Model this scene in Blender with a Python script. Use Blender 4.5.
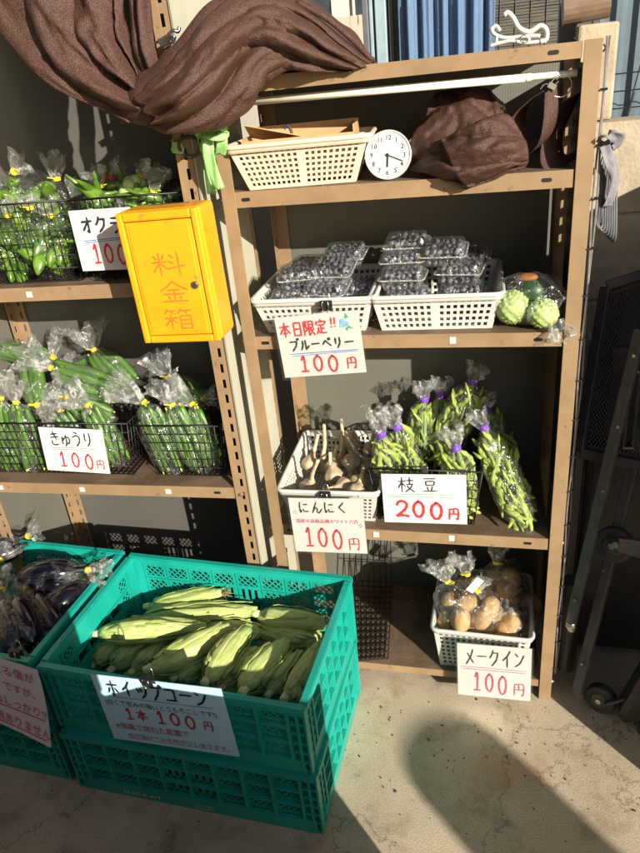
import bpy, bmesh, math, random
from mathutils import Vector, Matrix, noise
V = Vector
scene = bpy.context.scene
for o in list(bpy.data.objects): bpy.data.objects.remove(o)
COL = scene.collection
# ------------------------------------------------------------------ camera
CAMLOC = V((0.4628, -1.1875, 1.3167))
CR = V((0.97118721, 0.21926801, -0.09336453)); CU = V((-0.01746357, 0.45618991, 0.88971107)); CF = V((-0.23767713, 0.86244554, -0.44687501))
FPX = 681.8
cd = bpy.data.cameras.new('camera'); cam = bpy.data.objects.new('camera', cd); COL.objects.link(cam)
cam.matrix_world = Matrix(((CR.x, CU.x, -CF.x, CAMLOC.x), (CR.y, CU.y, -CF.y, CAMLOC.y), (CR.z, CU.z, -CF.z, CAMLOC.z), (0, 0, 0, 1)))
cd.sensor_fit = 'VERTICAL'; cd.sensor_height = 36; cd.lens = FPX / 853 * 36; cd.clip_start = .02; cd.clip_end = 400
scene.camera = cam
# ------------------------------------------------------------------ light
SUN_EL = math.radians(18.5)
SUN_DIR = V((math.cos(SUN_EL) * .7071, -math.cos(SUN_EL) * .7071, math.sin(SUN_EL)))
world = bpy.data.worlds.new('World'); scene.world = world; world.use_nodes = True
nt = world.node_tree; nt.nodes.clear()
sky = nt.nodes.new('ShaderNodeTexSky'); sky.sky_type = 'NISHITA'; sky.sun_disc = False
sky.sun_elevation = SUN_EL; sky.sun_rotation = math.radians(135); sky.air_density = 1.0; sky.dust_density = 1.5
bg = nt.nodes.new('ShaderNodeBackground'); bg.inputs[1].default_value = .066
wo = nt.nodes.new('ShaderNodeOutputWorld'); nt.links.new(sky.outputs[0], bg.inputs[0]); nt.links.new(bg.outputs[0], wo.inputs[0])
sl = bpy.data.lights.new('sun', 'SUN'); sl.energy = 5.0; sl.angle = math.radians(.4); sl.color = (1, .92, .80)
so = bpy.data.objects.new('sun', sl); COL.objects.link(so); so.location = (3, -3, 3)
so.rotation_euler = SUN_DIR.to_track_quat('Z', 'Y').to_euler()
vs = scene.view_settings; vs.view_transform = 'Standard'; vs.look = 'None'; vs.gamma = 1; vs.use_curve_mapping = False; vs.exposure = 0.68
scene.render.engine = 'CYCLES'
scene.cycles.transparent_max_bounces = 40; scene.cycles.max_bounces = 8; scene.cycles.diffuse_bounces = 2

def A(px, py, y=None, z=None, x=None):
    """a real point seen at a photograph pixel, at the given depth plane"""
    d = CF + CR * ((px - 320) / FPX) + CU * ((426.5 - py) / FPX)
    if y is not None: t = (y - CAMLOC.y) / d.y
    elif z is not None: t = (z - CAMLOC.z) / d.z
    else: t = (x - CAMLOC.x) / d.x
    return CAMLOC + d * t

# ------------------------------------------------------------------ materials
MATS = {}
def mat(name, col, rough=.5, var=.12, scale=20, bump=0., bscale=None, metal=0., spec=.5, col2=None, sheen=0., trans=0., stretch=None, coat=0., sss=0., wear=None):
    if name in MATS: return MATS[name]
    m = bpy.data.materials.new(name); m.use_nodes = True; n = m.node_tree.nodes; l = m.node_tree.links
    p = n['Principled BSDF']; tc = n.new('ShaderNodeTexCoord'); src = tc.outputs['Object']
    if stretch:
        mp = n.new('ShaderNodeMapping'); mp.inputs['Scale'].default_value = stretch; l.new(src, mp.inputs[0]); src = mp.outputs[0]
    nz = n.new('ShaderNodeTexNoise'); nz.inputs['Scale'].default_value = scale; nz.inputs['Detail'].default_value = 6; nz.inputs['Roughness'].default_value = .65
    l.new(src, nz.inputs['Vector'])
    rp = n.new('ShaderNodeValToRGB'); c = V(col[:3]); c2 = V(col2) if col2 else c * (1 + var)
    c1 = c if col2 else c * (1 - var)
    rp.color_ramp.elements[0].position = .35; rp.color_ramp.elements[1].position = .65
    rp.color_ramp.elements[0].color = (*c1, 1); rp.color_ramp.elements[1].color = (*[min(1, q) for q in c2], 1)
    l.new(nz.outputs[0], rp.inputs[0]); l.new(rp.outputs[0], p.inputs['Base Color'])
    p.inputs['Roughness'].default_value = rough; p.inputs['Metallic'].default_value = metal; p.inputs['Specular IOR Level'].default_value = spec
    if wear:
        wc, wt, ws = wear; wn = n.new('ShaderNodeTexNoise'); wn.inputs['Scale'].default_value = ws; wn.inputs['Detail'].default_value = 8; wn.inputs['Roughness'].default_value = .75; l.new(tc.outputs['Object'], wn.inputs['Vector'])
        wr = n.new('ShaderNodeMapRange'); wr.inputs[1].default_value = wt; wr.inputs[2].default_value = wt + .06; wr.inputs[4].default_value = .8; l.new(wn.outputs[0], wr.inputs[0])
        wm = n.new('ShaderNodeMix'); wm.data_type = 'RGBA'; l.new(wr.outputs[0], wm.inputs[0]); l.new(rp.outputs[0], wm.inputs[6]); wm.inputs[7].default_value = (*wc, 1); l.new(wm.outputs[2], p.inputs['Base Color'])
    if coat: p.inputs['Coat Weight'].default_value = coat; p.inputs['Coat Roughness'].default_value = .15
    if sss: p.inputs['Subsurface Weight'].default_value = sss; p.inputs['Subsurface Radius'].default_value = (.02, .02, .01); p.inputs['Subsurface Scale'].default_value = .3
    if sheen: p.inputs['Sheen Weight'].default_value = sheen
    rr = n.new('ShaderNodeMapRange'); rr.inputs[3].default_value = max(0, rough - .1); rr.inputs[4].default_value = min(1, rough + .12)
    l.new(nz.outputs[0], rr.inputs[0]); l.new(rr.outputs[0], p.inputs['Roughness'])
    if bump:
        nb = n.new('ShaderNodeTexNoise'); nb.inputs['Scale'].default_value = bscale or scale * 3; nb.inputs['Detail'].default_value = 5
        l.new(src, nb.inputs['Vector'])
        b = n.new('ShaderNodeBump'); b.inputs['Strength'].default_value = bump; b.inputs['Distance'].default_value = .004
        l.new(nb.outputs[0], b.inputs['Height']); l.new(b.outputs[0], p.inputs['Normal'])
    MATS[name] = m; return m

def film(name, base, edge, glint_streak, tint=(.97, .98, .97), scale=45, gloss=(1, 1, 1), glossy=.7, rough=.12):
    """clear crinkled plastic: mostly see-through, shiny creases, painted glint streaks, paler where it is bunched"""
    m = bpy.data.materials.new(name); m.use_nodes = True; n = m.node_tree.nodes; l = m.node_tree.links; n.clear()
    out = n.new('ShaderNodeOutputMaterial'); tc = n.new('ShaderNodeTexCoord')
    nz = n.new('ShaderNodeTexNoise'); nz.inputs['Scale'].default_value = scale; nz.inputs['Detail'].default_value = 4; nz.inputs['Distortion'].default_value = 1.2
    l.new(tc.outputs['Object'], nz.inputs['Vector'])
    vo = n.new('ShaderNodeTexVoronoi'); vo.feature = 'DISTANCE_TO_EDGE'; vo.inputs['Scale'].default_value = scale * 1.3
    mxv = n.new('ShaderNodeMix'); mxv.data_type = 'VECTOR'; mxv.inputs[0].default_value = .12
    l.new(tc.outputs['Object'], mxv.inputs[4]); l.new(nz.outputs['Color'], mxv.inputs[5]); l.new(mxv.outputs[1], vo.inputs['Vector'])
    b = n.new('ShaderNodeBump'); b.inputs['Strength'].default_value = 1; b.inputs['Distance'].default_value = .006
    add = n.new('ShaderNodeMath'); add.operation = 'ADD'; l.new(nz.outputs[0], add.inputs[0])
    mv = n.new('ShaderNodeMath'); mv.operation = 'MULTIPLY'; mv.inputs[1].default_value = .8; l.new(vo.outputs[0], mv.inputs[0]); l.new(mv.outputs[0], add.inputs[1])
    l.new(add.outputs[0], b.inputs['Height'])
    lw = n.new('ShaderNodeLayerWeight'); lw.inputs[0].default_value = .25; l.new(b.outputs[0], lw.inputs['Normal'])
    me = n.new('ShaderNodeMath'); me.operation = 'MULTIPLY'; me.inputs[1].default_value = edge; l.new(lw.outputs['Facing'], me.inputs[0])
    rg = n.new('ShaderNodeMapRange'); rg.inputs[1].default_value = .53; rg.inputs[2].default_value = .68; rg.inputs[3].default_value = 0; rg.inputs[4].default_value = glint_streak  # paler noise streaks stand in for white glints
    l.new(nz.outputs[0], rg.inputs[0])
    s1 = n.new('ShaderNodeMath'); s1.operation = 'ADD'; l.new(me.outputs[0], s1.inputs[0]); l.new(rg.outputs[0], s1.inputs[1])
    s2 = n.new('ShaderNodeMath'); s2.operation = 'ADD'; s2.use_clamp = True; l.new(s1.outputs[0], s2.inputs[0]); s2.inputs[1].default_value = base
    tr = n.new('ShaderNodeBsdfTransparent'); tr.inputs[0].default_value = (*tint, 1)
    gl = n.new('ShaderNodeBsdfGlossy'); gl.inputs['Roughness'].default_value = rough; gl.inputs['Color'].default_value = (*gloss, 1); l.new(b.outputs[0], gl.inputs['Normal'])
    tl = n.new('ShaderNodeBsdfTranslucent'); tl.inputs[0].default_value = (.9, .92, .9, 1)
    df = n.new('ShaderNodeBsdfDiffuse'); df.inputs[0].default_value = (.85, .87, .85, 1)
    m1 = n.new('ShaderNodeMixShader'); m1.inputs[0].default_value = .5; l.new(tl.outputs[0], m1.inputs[1]); l.new(df.outputs[0], m1.inputs[2])
    m2 = n.new('ShaderNodeMixShader'); m2.inputs[0].default_value = glossy; l.new(m1.outputs[0], m2.inputs[1]); l.new(gl.outputs[0], m2.inputs[2])
    m3 = n.new('ShaderNodeMixShader'); l.new(s2.outputs[0], m3.inputs[0]); l.new(tr.outputs[0], m3.inputs[1]); l.new(m2.outputs[0], m3.inputs[2])
    l.new(m3.outputs[0], out.inputs[0]); MATS[name] = m; return m

M_BROWN = mat('tan_painted_steel', (.29, .192, .104), .45, .12, 12, .05, 300, wear=((.13, .08, .05), .60, 34))
M_SHELF = mat('dusty_brown_shelf_board', (.15, .10, .062), .7, .35, 9, .2, 120, wear=((.30, .24, .17), .62, 60))
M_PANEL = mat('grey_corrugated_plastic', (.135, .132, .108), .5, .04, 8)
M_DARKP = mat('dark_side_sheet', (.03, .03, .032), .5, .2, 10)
M_GREYM = mat('grey_painted_metal_sheet', (.16, .155, .135), .33, .1, 6, .1, 6)
M_BLACK = mat('black_plastic', (.012, .012, .013), .45, .2, 40)
M_WIRE = mat('black_coated_wire', (.01, .01, .01), .4, .2, 40)
M_STEEL = mat('bright_steel', (.62, .6, .57), .25, .1, 40, metal=1)
M_BOLT = mat('copper_tinted_bolt', (.7, .48, .38), .3, .1, 40, metal=.8)
M_WHITE = mat('white_plastic', (.60, .59, .545), .45, .05, 30)
M_IVORY = mat('ivory_tube', (.82, .82, .68), .35, .03, 30)
M_BEIGE = mat('cream_plastic', (.70, .56, .43), .5, .05, 30)
M_CARD = mat('white_card', (.62, .61, .59), .6, .02, 15)
M_BLUEC = mat('pale_blue_card', (.50, .80, 1.0), .6, .03, 15)
M_PINKC = mat('pale_lilac_paper', (.80, .76, .80), .65, .03, 15)
M_INKK = mat('black_ink', (.02, .02, .022), .6, .3, 60)
M_INKR = mat('red_ink', (.62, .03, .035), .6, .15, 60)
M_INKP = mat('crimson_ink', (.60, .04, .16), .6, .15, 60)
M_INKB = mat('blue_ink', (.06, .18, .55), .6, .15, 60)
M_INKG = mat('green_ink', (.05, .38, .16), .6, .15, 60)
M_INKD = mat('dark_red_ink', (.42, .05, .05), .6, .15, 60)
M_YEL = mat('yellow_powder_coat', (.78, .345, .009), .40, .08, 9, .04, 300, coat=.2, wear=((.46, .19, .03), .60, 30))
M_ORNG = mat('orange_red_marker', (.78, .17, .02), .5, .15, 80)
M_TEAL = mat('teal_crate_plastic', (.008, .36, .285), .42, .14, 7, .05, 200, wear=((.13, .45, .40), .61, 80))
M_CLOTH = mat('brown_woven_curtain', (.072, .032, .021), .52, .7, 460, .55, 620, stretch=(1, 1, 1))
M_CUC = mat('cucumber_skin', (.026, .080, .011), .34, .5, 28, .5, 160, col2=(.10, .22, .025), stretch=(1, 1, .25))
M_CUC2 = mat('pale_cucumber_tip', (.42, .48, .06), .5, .2, 60)
M_PEP = mat('green_pepper_skin', (.03, .10, .010), .28, .3, 25, col2=(.14, .26, .025), coat=.4)
M_EDA = mat('edamame_pod_skin', (.20, .30, .04), .5, .3, 60, .2, 200, col2=(.40, .47, .09))
M_STALK = mat('bean_stalk', (.24, .36, .09), .6, .2, 60)
M_CORN = mat('corn_husk', (.28, .39, .085), .48, .2, 40, .4, 130, col2=(.60, .65, .26), stretch=(5, 5, .22))
M_CORNP = mat('pale_husk_base', (.62, .66, .34), .55, .12, 40, .3, 100, stretch=(4, 4, .4))
M_SILK = mat('dry_corn_silk', (.30, .20, .07), .8, .3, 80)
M_EGG = mat('eggplant_skin', (.006, .004, .010), .16, .3, 20, coat=.5)
M_EGGC = mat('eggplant_calyx', (.03, .03, .03), .6, .3, 40)
M_GAR = mat('garlic_skin', (.43, .34, .22), .6, .28, 40, .2, 120)
M_GARS = mat('dry_garlic_stem', (.58, .50, .32), .65, .25, 60, .3, 150)
M_POT = mat('potato_skin', (.46, .275, .115), .7, .2, 40, .3, 120)
M_BERRY = mat('blueberry_bloom', (.03, .034, .055), .55, .5, 120, col2=(.20, .215, .26))
M_GOURD = mat('pale_bumpy_gourd', (.42, .56, .20), .45, .15, 40)
M_DGREEN = mat('dark_green_rind', (.02, .07, .015), .4, .3, 30)
M_ORANGE = mat('orange_rind', (.42, .14, .02), .5, .2, 40)
M_TIEY = mat('yellow_tape', (.85, .66, .02), .4, .05, 40)
M_TIEP = mat('purple_tape', (.17, .06, .50), .35, .1, 40)
M_TIER = mat('red_tape', (.6, .03, .03), .4, .1, 40)
M_GREENR = mat('green_woven_ribbon', (.30, .62, .20), .5, .12, 200, .3, 400)
M_CONC = mat('rough_concrete', (.40, .36, .29), .85, .16, 5, .6, 160)
M_KRAFT = mat('kraft_cardboard', (.55, .34, .16), .75, .08, 30)
M_CLK = mat('black_clock_mark', (.02, .02, .02), .5)
M_GREYC = mat('grey_webbing', (.22, .21, .24), .7, .1, 200, .3, 400)
M_RUB = mat('dark_rubber', (.05, .05, .05), .6, .3, 30)
M_CART = mat('charcoal_trolley_plastic', (.032, .031, .031), .36, .3, 40, .05, 200)
M_CARTG = mat('grey_trolley_rail', (.075, .074, .07), .38, .25, 40)
F_BAG = film('clear_bag_film', .045, .34, .34, scale=30, glossy=.72, rough=.16)
F_DEEP = film('thin_bag_film', .03, .26, .16, scale=26, glossy=.8, rough=.14)
F_TOP = film('bunched_bag_film', .06, .40, .85, scale=48, glossy=.5, rough=.15)
F_EGG = film('clear_eggplant_film', .015, .14, .22, scale=22, glossy=.95, rough=.08)
F_RIM = film('pale_glint_pack_rim', .38, .3, .4, glossy=.6, rough=.15)  # rim whitened to stand in for the highlight along the pack seam
F_CLAM = film('clear_clamshell_plastic', .09, .5, .30, scale=22, glossy=.85, rough=.06)
F_SLEEVE = film('clear_card_sleeve', .05, .05, .02, scale=8)

# concrete: stains and speckle
def ground_material():
    m = bpy.data.materials.new('stained_concrete'); m.use_nodes = True; n = m.node_tree.nodes; l = m.node_tree.links; p = n['Principled BSDF']
    tc = n.new('ShaderNodeTexCoord')
    def nz(s, d=6, r=.6):
        q = n.new('ShaderNodeTexNoise'); q.inputs['Scale'].default_value = s; q.inputs['Detail'].default_value = d; q.inputs['Roughness'].default_value = r; l.new(tc.outputs['Object'], q.inputs['Vector']); return q
    a = nz(3.2); r = n.new('ShaderNodeValToRGB'); l.new(a.outputs[0], r.inputs[0])
    e = r.color_ramp.elements; e[0].position = .3; e[0].color = (.47, .385, .265, 1); e[1].position = .68; e[1].color = (.72, .605, .43, 1)
    b = nz(330, 4, .7); rb = n.new('ShaderNodeValToRGB'); l.new(b.outputs[0], rb.inputs[0]); rb.color_ramp.elements[0].position = .32; rb.color_ramp.elements[0].color = (.6, .6, .6, 1); rb.color_ramp.elements[1].position = .6; rb.color_ramp.elements[1].color = (1.06, 1.06, 1.06, 1)
    mx = n.new('ShaderNodeMix'); mx.data_type = 'RGBA'; mx.blend_type = 'MULTIPLY'; mx.inputs[0].default_value = 1; l.new(r.outputs[0], mx.inputs[6]); l.new(rb.outputs[0], mx.inputs[7])
    c = nz(9, 8, .7); rc = n.new('ShaderNodeValToRGB'); l.new(c.outputs[0], rc.inputs[0]); rc.color_ramp.elements[0].position = .36; rc.color_ramp.elements[0].color = (.62, .58, .53, 1); rc.color_ramp.elements[1].position = .5; rc.color_ramp.elements[1].color = (1, 1, 1, 1)
    m2 = n.new('ShaderNodeMix'); m2.data_type = 'RGBA'; m2.blend_type = 'MULTIPLY'; m2.inputs[0].default_value = .75; l.new(mx.outputs[2], m2.inputs[6]); l.new(rc.outputs[0], m2.inputs[7])
    # orange-brown patch near the rack foot
    mp = n.new('ShaderNodeMapping'); mp.inputs['Location'].default_value = (-.50, .20, 0); l.new(tc.outputs['Object'], mp.inputs[0])
    mp2 = n.new('ShaderNodeMapping'); mp2.inputs['Scale'].default_value = (7, 13, 1); l.new(mp.outputs[0], mp2.inputs[0])
    ln = n.new('ShaderNodeVectorMath'); ln.operation = 'LENGTH'; l.new(mp2.outputs[0], ln.inputs[0])
    ad = n.new('ShaderNodeMath'); ad.operation = 'MULTIPLY_ADD'; l.new(c.outputs[0], ad.inputs[0]); ad.inputs[1].default_value = 1.6; l.new(ln.outputs[1], ad.inputs[2])
    mr = n.new('ShaderNodeMapRange'); mr.inputs[1].default_value = .9; mr.inputs[2].default_value = 1.7; mr.inputs[3].default_value = .38; mr.inputs[4].default_value = 0; l.new(ad.outputs[0], mr.inputs[0])
    m3 = n.new('ShaderNodeMix'); m3.data_type = 'RGBA'; l.new(mr.outputs[0], m3.inputs[0]); l.new(m2.outputs[2], m3.inputs[6]); m3.inputs[7].default_value = (.52, .27, .11, 1)
    # hairline cracks
    vo = n.new('ShaderNodeTexVoronoi'); vo.feature = 'DISTANCE_TO_EDGE'; vo.inputs['Scale'].default_value = 3.3
    wv = n.new('ShaderNodeMix'); wv.data_type = 'VECTOR'; wv.inputs[0].default_value = .16; l.new(tc.outputs['Object'], wv.inputs[4]); l.new(c.outputs['Color'], wv.inputs[5]); l.new(wv.outputs[1], vo.inputs['Vector'])
    cr = n.new('ShaderNodeMapRange'); cr.inputs[1].default_value = 0; cr.inputs[2].default_value = .010; cr.inputs[3].default_value = .5; cr.inputs[4].default_value = 1; l.new(vo.outputs[0], cr.inputs[0])
    m4 = n.new('ShaderNodeMix'); m4.data_type = 'RGBA'; m4.blend_type = 'MULTIPLY'; m4.inputs[0].default_value = 1; l.new(m3.outputs[2], m4.inputs[6]); l.new(cr.outputs[0], m4.inputs[7])
    l.new(m4.outputs[2], p.inputs['Base Color']); p.inputs['Roughness'].default_value = .88
    bp = n.new('ShaderNodeBump'); bp.inputs['Strength'].default_value = .35; bp.inputs['Distance'].default_value = .002; l.new(b.outputs[0], bp.inputs['Height']); l.new(bp.outputs[0], p.inputs['Normal'])
    return m

# ------------------------------------------------------------------ mesh builder
class MB:
    def __init__(s): s.v = []; s.f = []; s.m = []; s.mi = 0
    def face(s, idx): s.f.append(idx); s.m.append(s.mi)
    def box(s, c, size, R=None):
        c = V(c); b = len(s.v); hx, hy, hz = [q / 2 for q in size]
        for x in (-hx, hx):
            for y in (-hy, hy):
                for z in (-hz, hz):
                    p = V((x, y, z)); s.v.append(c + (R @ p if R else p))
        for q in ((0, 1, 3, 2), (4, 6, 7, 5), (0, 4, 5, 1), (2, 3, 7, 6), (0, 2, 6, 4), (1, 5, 7, 3)): s.face([b + i for i in q])
        return s
    def bb(s, lo, hi): lo = V(lo); hi = V(hi); return s.box((lo + hi) / 2, hi - lo)
    def bar(s, a, b, w, h, up=V((0, 0, 1))):
        a = V(a); b = V(b); d = (b - a); L = d.length
        if L < 1e-7: return s
        d /= L; u = V(up) - d * V(up).dot(d)
        if u.length < 1e-4: u = V((1, 0, 0)) - d * d.x
        u.normalize(); w_ = d.cross(u)
        return s.box((a + b) / 2, (L, w, h), Matrix((d, w_, u)).transposed())
    def tube(s, pts, r, seg=8, caps=True, closed=False, flat=1.0, flatdir=None):
        pts = [V(p) for p in pts]; n = len(pts); rs = r if isinstance(r, (list, tuple)) else [r] * n
        b0 = len(s.v); u = None
        for i, p in enumerate(pts):
            d = (pts[(i + 1) % n] - pts[i - 1]) if closed else (pts[min(i + 1, n - 1)] - pts[max(i - 1, 0)])
            d.normalize()
            if flatdir is not None: u = V(flatdir) - d * V(flatdir).dot(d)
            elif u is None: u = d.orthogonal()
            else: u = u - d * u.dot(d)
            if u.length < 1e-6: u = d.orthogonal()
            u.normalize(); w = d.cross(u)
            for k in range(seg):
                a = 2 * math.pi * k / seg; s.v.append(p + (u * math.cos(a) * flat + w * math.sin(a)) * rs[i])
        rows = n if closed else n - 1
        for i in range(rows):
            for k in range(seg):
                j = (i + 1) % n; s.face([b0 + i * seg + k, b0 + i * seg + (k + 1) % seg, b0 + j * seg + (k + 1) % seg, b0 + j * seg + k])
        if caps and not closed:
            s.face([b0 + k for k in range(seg)][::-1]); s.face([b0 + (n - 1) * seg + k for k in range(seg)])
        return s
    def rings(s, rings, close=True, capa=True, capb=True):
        b0 = len(s.v); seg = len(rings[0])
        for r in rings: s.v += [V(p) for p in r]
        for i in range(len(rings) - 1):
            for k in range(seg if close else seg - 1):
                k2 = (k + 1) % seg; s.face([b0 + i * seg + k, b0 + i * seg + k2, b0 + (i + 1) * seg + k2, b0 + (i + 1) * seg + k])
        if close and capa: s.face([b0 + k for k in range(seg)][::-1])
        if close and capb: s.face([b0 + (len(rings) - 1) * seg + k for k in range(seg)])
        return s
    def disc(s, c, nrm, r, h, seg=24, r2=None):
        c = V(c); nrm = V(nrm).normalized(); u = nrm.orthogonal().normalized(); w = nrm.cross(u); r2 = r if r2 is None else r2
        s.rings([[c + (u * math.cos(2 * math.pi * k / seg) + w * math.sin(2 * math.pi * k / seg)) * rr + nrm * hh for k in range(seg)] for rr, hh in ((r, -h / 2), (r2, h / 2))]); return s
    def ellipsoid(s, c, r, seg=14, rg=9, R=None, disp=0, dscale=10, seed=0):
        c = V(c); rr = []
        for i in range(rg + 1):
            t = math.pi * i / rg; t = min(max(t, .02), math.pi - .02); row = []
            for k in range(seg):
                a = 2 * math.pi * k / seg; p = V((math.sin(t) * math.cos(a), math.sin(t) * math.sin(a), math.cos(t)))
                f = 1 + disp * noise.noise(p * dscale + V((seed * 3.1, seed * 1.7, seed)))
                p = V((p.x * r[0], p.y * r[1], p.z * r[2])) * f
                row.append(c + (R @ p if R else p))
            rr.append(row)
        return s.rings(rr)
    def build(s, name, m, parent=None, smooth=False, solid=0, bevel=0, subsurf=0):
        me = bpy.data.meshes.new(name); me.from_pydata([tuple(p) for p in s.v], [], s.f); me.validate()
        ms = m if isinstance(m, (list, tuple)) else [m]
        for q in ms: me.materials.append(q)
        if len(ms) > 1: me.polygons.foreach_set('material_index', s.m[:len(me.polygons)])
        if smooth: me.polygons.foreach_set('use_smooth', [True] * len(me.polygons))
        bm = bmesh.new(); bm.from_mesh(me); bmesh.ops.recalc_face_normals(bm, faces=bm.faces); bm.to_mesh(me); bm.free()
        o = bpy.data.objects.new(name, me); COL.objects.link(o)
        if parent: o.parent = parent
        if solid: q = o.modifiers.new('s', 'SOLIDIFY'); q.thickness = solid; q.offset = 0
        if bevel: q = o.modifiers.new('b', 'BEVEL'); q.width = bevel; q.segments = 2; q.limit_method = 'ANGLE'
        if subsurf: q = o.modifiers.new('u', 'SUBSURF'); q.levels = subsurf; q.render_levels = subsurf
        return o

def tag(o, label, cat, group=None, kind=None):
    if label: o['label'] = label
    if cat: o['category'] = cat
    if group: o['group'] = group
    if kind: o['kind'] = kind
    return o
def thing(name, label, cat, loc=(0, 0, 0), group=None, rot=None, M=None):
    o = bpy.data.objects.new(name, None); o.empty_display_size = .05; COL.objects.link(o); tag(o, label, cat, group)
    if M is not None: o.matrix_world = M
    else:
        o.location = loc
        if rot: o.rotation_euler = rot
    return o
def copy_child(src, parent, M=None):
    c = src.copy(); COL.objects.link(c); c.parent = parent
    if M is not None: c.matrix_local = M
    return c
def cr(pts, n):
    """Catmull-Rom through points"""
    pts = [V(p) for p in pts]; out = []
    if len(pts) == 2: return [pts[0].lerp(pts[1], i / n) for i in range(n + 1)]
    P = [pts[0] * 2 - pts[1]] + pts + [pts[-1] * 2 - pts[-2]]
    for i in range(1, len(P) - 2):
        for j in range(n):
            t = j / n; a, b, c, d = P[i - 1:i + 3]
            out.append(.5 * ((2 * b) + (c - a) * t + (2 * a - 5 * b + 4 * c - d) * t * t + (3 * b - a - 3 * c + d) * t ** 3))
    out.append(pts[-1]); return out
def crf(vals, t):
    n = len(vals) - 1; x = min(max(t, 0), 1) * n; i = min(int(x), n - 1); f = x - i; f = f * f * (3 - 2 * f)
    return vals[i] * (1 - f) + vals[i + 1] * f

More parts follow.
